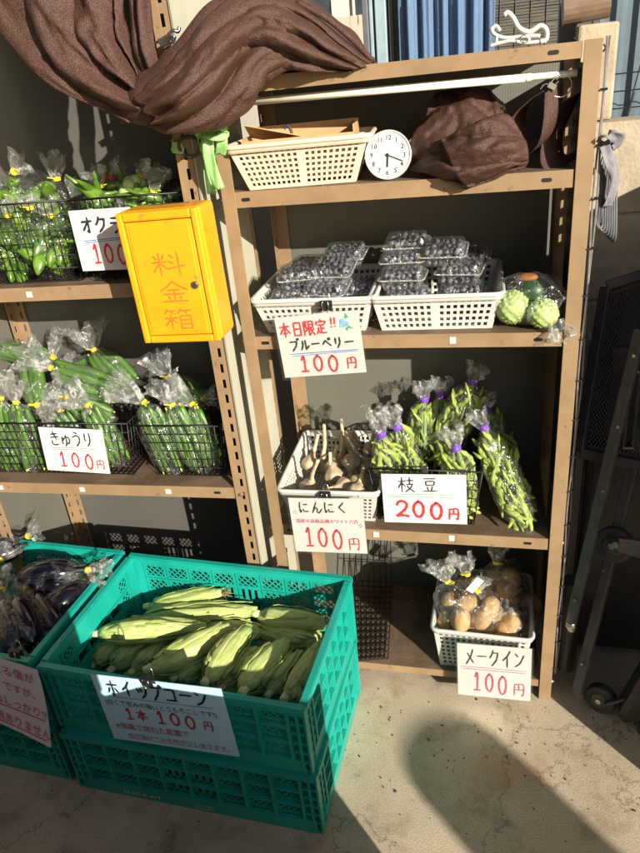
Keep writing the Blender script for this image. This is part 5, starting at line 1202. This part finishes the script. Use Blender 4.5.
# the bundle: overlapping bands of cloth wrapped round one another
mb = MB(); cloth_tube(mb, [A(120, 117, -.09), A(156, 100, -.10), A(190, 84, -.08), A(226, 52, -.03), A(260, 34, .03), A(300, 38, .06), A(340, 50, .07), A(374, 62, .06)], [.010, .040, .058, .066, .060, .052, .036, .006], nf=4, amp=.15, tw=2.6, seed=2, fine=.035)
mb.build('rolled_bundle', M_CLOTH, cur, smooth=True)
mb = MB(); sheet(mb, G_([
    [(136, 98, -.125), (168, 66, -.135), (205, 24, -.10), (240, -8, -.05), (275, -14, .0)],
    [(146, 110, -.155), (180, 86, -.175), (214, 50, -.15), (244, 22, -.10), (280, 8, -.04)],
    [(154, 122, -.155), (188, 108, -.170), (218, 84, -.14), (240, 58, -.10), (262, 48, -.05)],
    [(150, 126, -.11), (186, 124, -.11), (214, 112, -.08), (236, 86, -.05), (252, 72, -.02)]]), 14, 14, 3, .016, .5); mb.build('front_wrap', M_CLOTH, cur, smooth=True, solid=.0018)
mb = MB(); sheet(mb, G_([
    [(232, -6, -.02), (270, -20, .02), (312, 0, .06), (352, 36, .07), (378, 64, .06)],
    [(232, 22, -.075), (268, 6, -.06), (308, 18, -.03), (344, 44, .0), (374, 66, .03)],
    [(240, 44, -.085), (270, 36, -.085), (302, 42, -.06), (332, 56, -.03), (360, 68, .0)],
    [(252, 68, -.05), (276, 68, -.05), (300, 70, -.03), (326, 72, -.01), (352, 72, .0)]]), 14, 14, 4, .016, 2.2); mb.build('top_wrap', M_CLOTH, cur, smooth=True, solid=.0018)
mb = MB(); cloth_tube(mb, [A(292, 64, -.03), A(262, 62, -.06), A(236, 84, -.08), A(206, 106, -.10), A(174, 117, -.11), A(140, 119, -.10)], [.008, .026, .034, .034, .024, .006], nf=5, amp=.30, tw=2.5, seed=5, fine=.08)
mb.build('lower_fold', M_CLOTH, cur, smooth=True)
mb = MB(); hem = [A(296, 2, -.02), A(326, 18, -.02), A(350, 38, .0), A(374, 62, .03)]
mb.tube(cr(hem, 8), .0042, 8, flat=.6, flatdir=(0, 1, 0)); mb.build('hem', M_CLOTH, cur, smooth=True)
cl2 = thing('brown_cloth', 'brown cloth heaped on the top tray right of the clock, corner over the lip', 'cloth')
mb = MB(); sheet(mb, G_([
    [(436, 96, .14), (455, 91, .13), (482, 91, .13), (503, 100, .14)],
    [(424, 118, .08), (455, 108, .06), (486, 112, .06), (509, 124, .09)],
    [(412, 146, .05), (446, 138, .02), (488, 142, .01), (524, 150, .05)],
    [(410, 170, .04), (440, 168, -.005), (482, 164, -.02), (527, 164, .03)],
    [(428, 177, .03), (450, 180, -.010), (480, 178, -.022), (520, 170, .02)],
    [(446, 178, .02), (462, 189, -.008), (476, 188, -.010), (505, 174, .01)]]), 14, 14, 3, .021, .7, V((0, -.9, .4))); mb.build('heaped_cloth', M_CLOTH, cl2, smooth=True, solid=.0016)
mb = MB(); cloth_tube(mb, [A(420, 168, .07), A(450, 160, .06), A(490, 152, .06), A(522, 156, .06)], [.012, .026, .026, .012], nf=4, amp=.2, seed=3); mb.build('rolled_cloth', M_CLOTH, cl2, smooth=True)
mb = MB(); sheet(mb, G_([
    [(440, 138, -.005), (468, 128, -.02), (490, 118, -.01), (508, 116, .02)],
    [(448, 158, -.030), (480, 146, -.045), (505, 136, -.035), (524, 138, .0)],
    [(456, 176, -.034), (488, 166, -.045), (514, 156, -.035), (528, 156, .0)],
    [(466, 189, -.012), (492, 178, -.022), (516, 168, -.015), (528, 164, .01)]]), 12, 12, 2, .012, 2.1, V((0, -.9, .4))); mb.build('folded_flap', M_CLOTH, cl2, smooth=True, solid=.0016)
lp = thing('brown_tieback', 'brown cloth tie loop hanging from the ring at the end of the white rod', 'curtain tie')
def strip(mb, path, wdir, w, n=8, thick=None):
    P = cr(path, n); wd = V(wdir) * w / 2; mb.rings([[p - wd, p - wd * .33, p + wd * .33, p + wd] for p in P], close=False)
mb = MB(); strip(mb, [A(553, 84, .04), A(538, 94, .05), A(520, 112, .06), A(517, 130, .06), A(532, 148, .05), A(546, 138, .03), A(552, 116, .02), A(554, 86, .03)], (.62, .7, .35), .045); mb.build('loop', M_CLOTH, lp, smooth=True, solid=.0018)
mb = MB(); strip(mb, [A(570, 98, .08), A(562, 116, .07), A(552, 140, .06), A(553, 160, .05), A(566, 164, .05), A(576, 150, .08)], (.7, .6, .3), .05); mb.build('loop', M_CLOTH, lp, smooth=True, solid=.0018)

# ================================================================== TOP TRAY THINGS
rd = thing('curtain_rod', 'ivory extending curtain rod across the top of the rack', 'curtain rod')
a, b = A(222, 104, .035), A(577, 73, .035); mb = MB(); mb.tube([a, a.lerp(b, .88)], .0062, 16); mb.build('outer_tube', M_IVORY, rd, smooth=True)
mb = MB(); mb.tube([a.lerp(b, .88), b], .0050, 16); mb.tube([a.lerp(b, .872), a.lerp(b, .884)], .0070, 16); mb.build('inner_tube', M_IVORY, rd)
mb = MB(); mb.tube([b, b + (b - a).normalized() * .012], .008, 16); mb.build('end_cap', M_RUB, rd)
rg = thing('curtain_ring', 'steel ring with a small clip on the right end of the ivory rod', 'curtain ring'); c = A(561, 86, .03)
mb = MB(); mb.tube([c + V((.4 * .0145 * math.cos(t * .2618), .0, 0)) + V((.0145 * math.cos(t * .2618) * .7, .004 * math.cos(t * .26), .0155 * math.sin(t * .2618))) for t in range(24)], .0011, 6, closed=True); mb.build('ring', M_STEEL, rg, smooth=True)
mb = MB(); c2 = A(552, 86, .02); mb.box(c2, (.012, .006, .008), Matrix.Rotation(.5, 3, 'Y')); mb.tube(cr([c2, c2 + V((-.01, -.003, .004)), c2 + V((-.016, 0, -.003))], 4), .0012, 6); mb.build('ring_clip', M_STEEL, rg)
# cardboard in the cream basket
kb = thing('cardboard_box', 'open kraft cardboard box standing in the cream basket', 'box', rot=(0, 0, .10), loc=(.138, .078, 1.175)); mb = MB()
for lo, hi in (((-.098, -.058, 0), (.096, -.056, .066)), ((-.098, .052, 0), (.096, .054, .082)), ((-.098, -.056, 0), (-.096, .052, .070)), ((.094, -.056, 0), (.096, .052, .078)), ((-.096, -.056, 0), (.094, .052, .002))): mb.bb(lo, hi)
mb.build('box_wall', M_KRAFT, kb); mb = MB(); mb.box((-.04, -.02, .066), (.11, .07, .0015), Matrix.Rotation(.25, 3, 'Y') @ Matrix.Rotation(-.35, 3, 'X')); mb.build('flap', M_KRAFT, kb)
mb = MB(); mb.tube(cr([(-.02, .0, .02), (-.022, .01, .075), (-.030, .012, .088), (-.036, .012, .084)], 5), .0028, 8); o = mb.build('cable_end', M_RUB); o.location = (.138, .078, 1.168); tag(o, 'dark bent cable end sticking out of the cardboard box', 'cable')
M_, w, h = frame3(A(318, 139, .08), A(362, 134, .08), A(320, 150, .06)); mb = MB(); mb.box((w / 2, -h / 2, 0), (w, h, .0012)); o = mb.build('paper_note', mat('grey_paper', (.45, .46, .48), .7, .05)); o.matrix_world = M_; tag(o, 'grey paper lying in the right half of the cream basket', 'paper')
# clock
cM = Matrix.Translation(A(388, 155, .028)) @ Matrix.Rotation(math.radians(80), 4, 'X') @ Matrix.Rotation(math.radians(-3), 4, 'Z')
ck = thing('clock', 'small round white clock leaning on the top tray', 'clock', M=cM); R0 = .0385
mb = MB(); mb.disc((0, 0, -.006), (0, 0, 1), R0, .014, 48); mb.build('clock_body', M_WHITE, ck, bevel=.002)
mb = MB(); mb.tube([V((math.cos(k * .1309) * (R0 - .001), math.sin(k * .1309) * (R0 - .001), .0016)) for k in range(48)], .0016, 8, closed=True); mb.build('bezel', M_WHITE, ck, smooth=True)
mb = MB(); mb.disc((0, 0, .0012), (0, 0, 1), R0 - .002, .0008, 48); mb.build('clock_face', mat('pale_wood_face', (.72, .70, .64), .6, .08, 60, stretch=(1, 12, 1)), ck)
for n_ in range(1, 13):
    a = math.pi / 2 - n_ * math.pi / 6; typed(str(n_), .0275 * math.cos(a), -(.0275 * math.sin(a) - .0038), .0105, M_CLK, ck, 'numeral', off=.0002, align='CENTER', M=Matrix.Translation((0, 0, .0009)))
mb = MB()
for k in range(60): a = k * math.pi / 30; mb.bar(V((math.cos(a) * .0335, math.sin(a) * .0335, .0021)), V((math.cos(a) * .0352, math.sin(a) * .0352, .0021)), .0004 if k % 5 else .0008, .0002)
mb.build('minute_marks', M_CLK, ck)
mb = MB(); mb.bar(V((0, .003, .0032)), V((0, -.019, .0032)), .0024, .0005); mb.build('hour_hand', M_CLK, ck)
mb = MB(); mb.bar(V((-.004, .0015, .0040)), V((.026, -.0095, .0040)), .0013, .0005); mb.disc((0, 0, .004), (0, 0, 1), .0022, .0016, 14); mb.build('minute_hand', M_CLK, ck)
# white pinch hanger on the rack top
hg = thing('clip_hanger', 'white plastic laundry clips lying on the top right of the rack', 'clothes clip'); Mw = M_WHITE
zt = 1.338; p0 = A(490, 42, .06)
def hp(px, py, y=.06): return A(px, py, y)
mb = MB(); mb.tube(cr([hp(504, 15), hp(508, 13), hp(513, 18), hp(519, 28), hp(529, 32), hp(540, 26), hp(546, 30), hp(546, 39), hp(540, 42)], 6), .0040, 10, flat=1.5, flatdir=(0, 1, 0)); mb.build('hook', Mw, hg, smooth=True)
mb = MB()
for q in (((491, 28), (494, 34), (505, 38), (518, 37), (530, 36), (540, 36)), ((491, 29), (496, 26), (500, 31)), ((490, 46), (500, 43), (512, 41), (526, 43), (546, 41)), ((497, 34), (496, 45)), ((513, 38), (511, 42)), ((528, 36), (529, 43))): mb.tube(cr([hp(*e) for e in q], 6), .0030, 8, flat=1.6, flatdir=(0, 1, 0))
mb.build('clip_arm', Mw, hg, smooth=True)
mb = MB(); mb.tube([hp(524 + 4 * math.cos(k * .5236), 39 + 4 * math.sin(k * .5236), .05) for k in range(12)], .0008, 5, closed=True); mb.build('spring', M_STEEL, hg)

# ================================================================== RIBBON, CLAMP, STRAPS
gr = thing('green_ribbon', 'bright green woven ribbon knotted round the rack post below the curtain', 'ribbon')
def rib(mb, path, w, wdir=(1, 0, 0), n=8):
    P = cr(path, n); R_ = []
    for i, p in enumerate(P):
        d = (P[min(i + 1, len(P) - 1)] - P[max(i - 1, 0)]).normalized(); wd = V(wdir); wd = (wd - d * wd.dot(d)).normalized(); nn = d.cross(wd)
        R_.append([p + wd * w * s_ + nn * .003 * math.cos(s_ * 6 + i * .25) for s_ in (-.5, -.25, 0, .25, .5)])
    mb.rings(R_, close=False)
mb = MB(); rib(mb, [A(206, 132, -.04), A(208, 150, -.05), A(213, 170, -.045), A(219, 189, -.04)], .020); mb.build('tail', M_GREENR, gr, smooth=True, solid=.001)
mb = MB(); rib(mb, [A(221, 130, -.035), A(222, 142, -.045), A(220, 155, -.03)], .018, (1, .5, 0)); mb.build('tail', M_GREENR, gr, smooth=True, solid=.001)
mb = MB(); rib(mb, [A(211, 150, -.02), A(209, 165, -.015), A(212, 194, -.012)], .016, (1, .3, 0)); mb.build('tail', M_GREENR, gr, smooth=True, solid=.001)
mb = MB(); rib(mb, [A(200, 140, -.03), A(199, 126, -.05), A(210, 120, -.055), A(222, 124, -.05), A(226, 131, -.04), A(216, 136, -.055), A(205, 134, -.05)], .020, (.2, .9, .5)); mb.build('bow', M_GREENR, gr, smooth=True, solid=.001)
mb = MB(); mb.ellipsoid(A(205, 147, -.03), (.010, .009, .011), 12, 8, None, .2, 3, 2); mb.build('knot', M_GREENR, gr, smooth=True)
mb = MB(); rib(mb, [A(174, 142, .004), A(173, 147, -.006), A(183, 148, -.012)], .018, (0, 0, 1)); mb.build('band', M_GREENR, gr, smooth=True, solid=.001)
mb = MB(); c = A(190, 147, -.010); mb.tube([c + V((.019 * math.cos(k * .2618), .004 * math.sin(k * .5), .016 * math.sin(k * .2618))) for k in range(24)], .0032, 8, closed=True); tag(mb.build('elastic_band', M_RUB, smooth=True), 'black elastic band looped on the slotted post beside the green ribbon', 'elastic band')
cp = thing('wire_clamp', 'small silver clamp holding the curtain to the slotted post', 'clamp'); c = A(166, 41, -.03)
mb = MB(); mb.box(c, (.022, .012, .014), Matrix.Rotation(-.3, 3, 'Y')); mb.box(c + V((.012, -.004, .004)), (.014, .008, .010), Matrix.Rotation(.5, 3, 'Y')); mb.build('clamp_body', M_STEEL, cp, bevel=.002)
mb = MB(); mb.tube(cr([c + V((.006, -.004, .004)), c + V((.018, -.01, .012)), c + V((.026, -.008, .010)), c + V((.029, -.006, .016))], 5), .0028, 8); mb.tube([c + V((-.018, 0, -.001)), c + V((-.010, 0, .001))], .002, 8); mb.build('lever', M_STEEL, cp, smooth=True)
gs = thing('grey_strap', 'grey woven webbing strap knotted on the right side of the rack', 'strap')
mb = MB(); rib(mb, [A(601, 138, .02), A(608, 136, -.01), A(619, 138, .01), A(614, 148, .02), A(604, 142, .015), A(607, 156, -.005), A(613, 168, .0), A(615, 180, .005), A(610, 196, .01), A(608, 206, .02)], .018, (.8, .5, .2)); mb.build('webbing', M_GREYC, gs, smooth=True, solid=.0012)
cbn = thing('cable_bundle', 'bundle of looped grey cables hanging below the grey strap', 'cables')
mb = MB()
for k in range(7):
    x = 598 + k * 2.2; mb.tube(cr([A(606, 150, .03), A(x + 3, 165 + k, .02 + .004 * k), A(x, 195 + 3 * k, .015 + .005 * k), A(x - 2, 222 + 2 * k, .02 + .004 * k), A(x + 4, 226 + 2 * k, .025), A(x + 5, 190, .03)], 5), .0022, 6)
mb.build('looped_cable', mat('slate_cable', (.10, .11, .12), .4, .2, 40), cbn, smooth=True)

# ================================================================== WIRE GRID ON THE LOWEST SHELF
gg = thing('wire_grid', 'black wire grid lying on the lowest shelf beside the corn crate', 'wire grid'); mb = MB(); zf = .062
q00, q10, q01, q11 = A(352, 662, z=zf), A(388, 659, z=zf), A(346, 586, z=zf), A(392, 588, z=zf)
up1, up0 = q11 + V((.0, .02, .16)), q01 + V((0, .02, .16))
for i in range(9): t = i / 8; mb.tube([q00.lerp(q10, t), q01.lerp(q11, t), up0.lerp(up1, t)], .0013, 5)
for j in range(13): t = j / 12; mb.tube([q00.lerp(q01, t) + V((0, 0, .0022)), q10.lerp(q11, t) + V((0, 0, .0022))], .0013, 5)
mb.tube([up0, up1], .0018, 6); mb.tube([q01.lerp(up0, .5), q11.lerp(up1, .5)], .0013, 5)
for j in range(0, 13, 1):
    t = j / 12
    for i in range(8):
        s_ = (i + .5) / 8; p = q00.lerp(q10, s_).lerp(q01.lerp(q11, s_), t); mb.tube([p, p + V((.004, -.004, .012))], .0011, 4)
mb.build('grid_wire', M_WIRE, gg)

# ================================================================== TROLLEYS
def wheel(root, c, ax, r, w):
    c = V(c); ax = V(ax).normalized(); mb = MB(); u = ax.orthogonal().normalized(); v = ax.cross(u); prof = [(r * .62, -w * .5), (r * .93, -w * .5), (r, -w * .28), (r, w * .28), (r * .93, w * .5), (r * .62, w * .5)]
    mb.rings([[c + (u * math.cos(2 * math.pi * k / 32) + v * math.sin(2 * math.pi * k / 32)) * rr + ax * hh for k in range(32)] for rr, hh in prof]); wh = mb.build('wheel', M_RUB, root, smooth=False, bevel=.0015)
    mb = MB(); mb.disc(c + ax * w * .52, ax, r * .6, .004, 28, r * .5); mb.build('hub', M_CARTG, wh)
    mb = MB(); mb.disc(c + ax * w * .62, ax, r * .17, .006, 14); mb.build('axle', M_STEEL, wh); return wh
tA = thing('folding_trolley', 'black folding trolley leaning upright with its mesh tray beside the rack', 'trolley', group='black folding trolleys')
n_face = V((-.55, -.80, .25)).normalized()
g0, g1, g2, g3 = A(607, 286, .16), A(662, 268, .14), A(666, 470, .02), A(580, 452, .06)
mb = MB()
bx = [g0, g1, g2, g3]; bk = V((.02, .05, 0))
for k in range(4): mb.bar(bx[k], bx[(k + 1) % 4], .020, .022, n_face)
mb.build('tray_frame', M_CART, tA, bevel=.003)
mb = MB(); us = [i / 44 for i in range(45)]; vs_ = [i / 60 for i in range(61)]
perforated(lambda u, v: (g0 + V((.004, .006, -.004))).lerp(g1 + V((0, .006, 0)), u).lerp((g3 + V((.004, .006, .004))).lerp(g2 + V((0, .006, 0)), u), v), us, vs_, lambda i, j: (i + j) % 2 == 0 and 2 < i < 42 and 2 < j < 58, 0, mb); mb.build('mesh_tray', M_CART, tA)
mb = MB(); i0, i1, i2, i3 = [p + V((.05, .07, 0)) for p in bx]; mb.rings([[g0, g1, g2, g3], [i0, i1, i2, i3]], capa=False); mb.build('tray_side', M_CART, tA)
mb = MB(); mb.bar(A(640, 330, .02), A(571, 622, -.01), .021, .014, n_face); ra = mb.build('rail', M_CARTG, tA, bevel=.003)
src = None
for px, py in ((634, 356), (618, 427), (603, 491), (575, 600)):
    y = .02 + (-.03) * (py - 330) / 292; p = A(px, py, y - .009)
    if src is None: mb = MB(); mb.disc((0, 0, 0), n_face, .0036, .004, 12, .003); src = mb.build('rivet', M_STEEL, ra); c = src
    else: c = copy_child(src, ra)
    c.location = p
mb = MB(); p = A(571, 624, -.01); mb.tube([p + V((0, 0, .008)), p + V((0, 0, -.002)), p + V((.002, -.004, -.016))], [.011, .0125, .007], 14); mb.build('foot_cap', M_STEEL, tA, bevel=.001)
wheel(tA, A(615, 544, .02), (-.55, -.80, .25), .037, .026)
mb = MB(); fa, fb = A(617, 546, -.012), A(652, 556, .0); mb.rings([[fa + V((0, 0, .018)), fa + V((0, -.004, -.012)), fb + V((.02, 0, -.022)), fb + V((.02, 0, .030))], [fa + V((.004, .012, .016)), fa + V((.004, .012, -.012)), fb + V((.026, .014, -.022)), fb + V((.026, .014, .030))]]); mb.build('caster_fork', M_CARTG, tA, bevel=.003)
mb = MB(); mb.disc(A(616, 545, -.018), n_face, .0065, .006, 16); mb.build('axle_cap', M_STEEL, tA)
tB = thing('folding_trolley', 'second black folding trolley behind, with its lower wheels on the concrete', 'trolley', group='black folding trolleys')
mb = MB(); mb.bar(A(642, 430, .06), A(577, 692, -.01), .022, .014, n_face); rb = mb.build('rail', M_CARTG, tB, bevel=.003)
src = None
for px, py in ((634, 450), (603, 570), (582, 664)):
    y = .06 - .07 * (py - 430) / 262; p = A(px, py, y - .009)
    if src is None: mb = MB(); mb.disc((0, 0, 0), n_face, .0036, .004, 12, .003); src = mb.build('rivet', M_STEEL, rb); c = src
    else: c = copy_child(src, rb)
    c.location = p
mb = MB(); p = A(577, 694, -.012); mb.rings([[p + V((-.012, 0, .016)), p + V((.012, 0, .010)), p + V((.014, -.006, -.010)), p + V((.004, -.008, -.018))], [p + V((-.010, .012, .016)), p + V((.012, .012, .010)), p + V((.014, .010, -.010)), p + V((.004, .010, -.018))]]); mb.build('foot_cap', M_CARTG, tB, bevel=.002)
wheel(tB, A(601, 698, -.005), (-.5, -.85, .15), .034, .024)
mb = MB(); mb.bar(A(604, 704, -.028), A(634, 696, -.03), .006, .022, n_face); mb.build('caster_fork', M_CARTG, tB, bevel=.002)
mb = MB(); p0, p1, p2, p3 = A(617, 716, -.05), A(645, 668, -.05), A(660, 720, -.06), A(624, 724, -.06); mb.rings([[p0, p1, p2, p3], [q + V((.01, .05, .005)) for q in (p0, p1, p2, p3)]]); mb.build('deck_plate', M_CART, tB, bevel=.004)
mb = MB(); mb.bb((.668, .17, .012), (.97, .30, .80)); mb.bb((.668, .14, .012), (.684, .169, .80)); mb.build('deck', M_CART, tB, bevel=.008)
wheel(tB, A(655, 735, -.07), (-.5, -.85, .15), .034, .024)
# slotted strut between the rails, and the dark drum behind them
sg = thing('slotted_bracket', 'black slotted bracket standing between the trolley rails', 'bracket'); mb = MB()
a, b = A(636, 372, .05), A(628, 448, .04)
for d in (-.008, .008): mb.bar(a + V((d, 0, 0)), b + V((d, 0, 0)), .004, .004, n_face)
mb.bar(a + V((-.01, 0, 0)), a + V((.01, 0, 0)), .004, .006, n_face); mb.bar(b + V((-.01, 0, 0)), b + V((.01, 0, 0)), .004, .006, n_face); mb.build('bracket_frame', M_CARTG, sg)
mb = MB(); c = A(567, 640, .06); mb.tube([V((c.x, c.y, .05)), V((c.x, c.y, .055)), V((c.x, c.y, .30)), V((c.x, c.y, .305))], [.020, .024, .024, .020], 24); tag(mb.build('black_canister', M_CART, smooth=False), 'dark canister standing between the rack post and the trolley rails', 'canister')

# ================================================================== OUT OF FRAME: figure shaped to cast the round shadow, houses added to block sky
def person():  # unseen figure behind the ground shadow; hat, hood and size chosen to shape it
    K = .70; ZT = 1.19; hd = ZT / math.tan(SUN_EL) * .7071; hx, hy = .392 + hd, -.172 - hd
    r = thing('person', 'unseen child figure in a flat round hat, shaped to cast the round-topped shadow', 'person', (hx, hy, 0)); r.rotation_euler = (0, 0, math.radians(45)); r.scale = (K, K, K)
    me = bpy.data.meshes.new('body'); J = [(0, 0, .93), (0, 0, 1.12), (0, 0, 1.36), (0, 0, 1.44), (0, .01, 1.53), (-.19, 0, 1.36), (-.25, .02, 1.10), (-.23, .10, .88), (-.23, .13, .80), (.19, 0, 1.36), (.25, .02, 1.10), (.23, .10, .88), (.23, .13, .80), (-.09, 0, .88), (-.10, .01, .48), (-.10, -.02, .08), (-.10, .12, .03), (.09, 0, .88), (.10, .01, .48), (.10, -.02, .08), (.10, .12, .03), (0, .01, 1.60)]
    Ed = [(0, 1), (1, 2), (2, 3), (3, 4), (4, 21), (2, 5), (5, 6), (6, 7), (7, 8), (2, 9), (9, 10), (10, 11), (11, 12), (0, 13), (13, 14), (14, 15), (15, 16), (0, 17), (17, 18), (18, 19), (19, 20)]
    Rd = [.14, .13, .12, .055, .105, .065, .046, .036, .03, .065, .046, .036, .03, .09, .062, .045, .035, .09, .062, .045, .035, .08]
    me.from_pydata(J, [], []) if False else me.from_pydata(J, Ed, [])
    o = bpy.data.objects.new('body', me); COL.objects.link(o); o.parent = r; md = o.modifiers.new('skin', 'SKIN'); md.use_smooth_shade = True
    for i, v in enumerate(me.skin_vertices[0].data if me.skin_vertices else []): v.radius = (Rd[i], Rd[i] * (.72 if i < 3 else 1))
    if not me.skin_vertices:
        pass
    sb = o.modifiers.new('sub', 'SUBSURF'); sb.levels = sb.render_levels = 2; me.materials.append(mat('dark_jacket', (.05, .05, .06), .8, .2, 30))
    mb = MB(); zt = ZT / K; rr = .114 / K
    mb.rings([[V((q * math.cos(2 * math.pi * k / 40), q * math.sin(2 * math.pi * k / 40), z)) for k in range(40)] for q, z in ((rr * .99, zt - .17), (rr, zt - .12), (rr * .995, zt - .03), (rr * .97, zt - .008), (rr * .9, zt), (.01, zt + .003))], capa=True)
    mb.build('hat', mat('dark_felt', (.03, .03, .035), .9, .2, 60), r, smooth=True)
    mb = MB(); mb.rings([[V((q * math.cos(2 * math.pi * k / 32), q * math.sin(2 * math.pi * k / 32) + .01, z)) for k in range(32)] for q, z in ((.11, 1.40), (.135, 1.46), (.135, zt - .165), (.12, zt - .15))]); mb.build('hood', mat('dark_jacket', (.05, .05, .06), .8, .2, 30), r, smooth=True)
person()
def sky_block_house(label, x0, x1, y0, y1, h, m):  # houses added out of view to cut sky light and darken the shade
    b = thing('sky_block_house', label, 'house', (0, 0, 0), 'unseen houses added to block sky'); mb = MB(); mb.bb((x0, y0, 0), (x1, y1, h)); mb.build('wall', m, b)
    mb = MB(); mb.rings([[V((x0 - .4, y0 - .4, h + .002)), V((x1 + .4, y0 - .4, h + .002)), V((x1 + .4, y1 + .4, h + .002)), V((x0 - .4, y1 + .4, h + .002))], [V((x0 + .5, (y0 + y1) / 2, h + 1.6)), V((x1 - .5, (y0 + y1) / 2, h + 1.6)), V((x1 - .5, (y0 + y1) / 2 + .05, h + 1.6)), V((x0 + .5, (y0 + y1) / 2 + .05, h + 1.6))]]); mb.build('roof', M_POSTG, b)
    for k in range(3):
        x = x0 + (x1 - x0) * (k + .5) / 3; mb = MB(); mb.bb((x - .6, y1 - .02, 1), (x + .6, y1 + .03, 2.2)); w_ = mb.build('window', mat('dark_window_glass', (.05, .06, .07), .1, .3, 3), b)
        mb = MB()
        for q in (x - .64, x - .02, x + .6): mb.bb((q, y1 + .03, .95), (q + .05, y1 + .06, 2.25))
        mb.build('window_frame', M_APT, w_)
M_HB = mat('brown_house_siding', (.16, .13, .10), .85, .15, 4)
sky_block_house('unseen brown two-storey house added to block sky, facing the crates', -13, .2, -12, -7.0, 4.2, M_HB)
sky_block_house('unseen brown two-storey house added to block sky, right of the gap the sun comes through', 12.5, 22, -6, 1.5, 5.6, M_HB)
sky_block_house('unseen brown two-storey house added to block sky at the left end', -9, -3.4, -3.6, 3.0, 5.2, M_HB)
# ================================================================== GRIT
rnd = random.Random(12); mb = MB()
for i in range(260):
    x, y = rnd.uniform(-.5, .9), -.02 - abs(rnd.gauss(0, .22)); r = rnd.uniform(.0007, .0022)
    mb.ellipsoid((x, y, r * .6), (r * rnd.uniform(.8, 1.8), r, r * .6), 6, 4, Matrix.Rotation(rnd.uniform(0, 3), 3, 'Z'))
tag(mb.build('grit', mat('dark_grit', (.10, .08, .06), .9, .4, 200)), 'dark grit and crumbs scattered on the concrete', 'grit', kind='stuff')
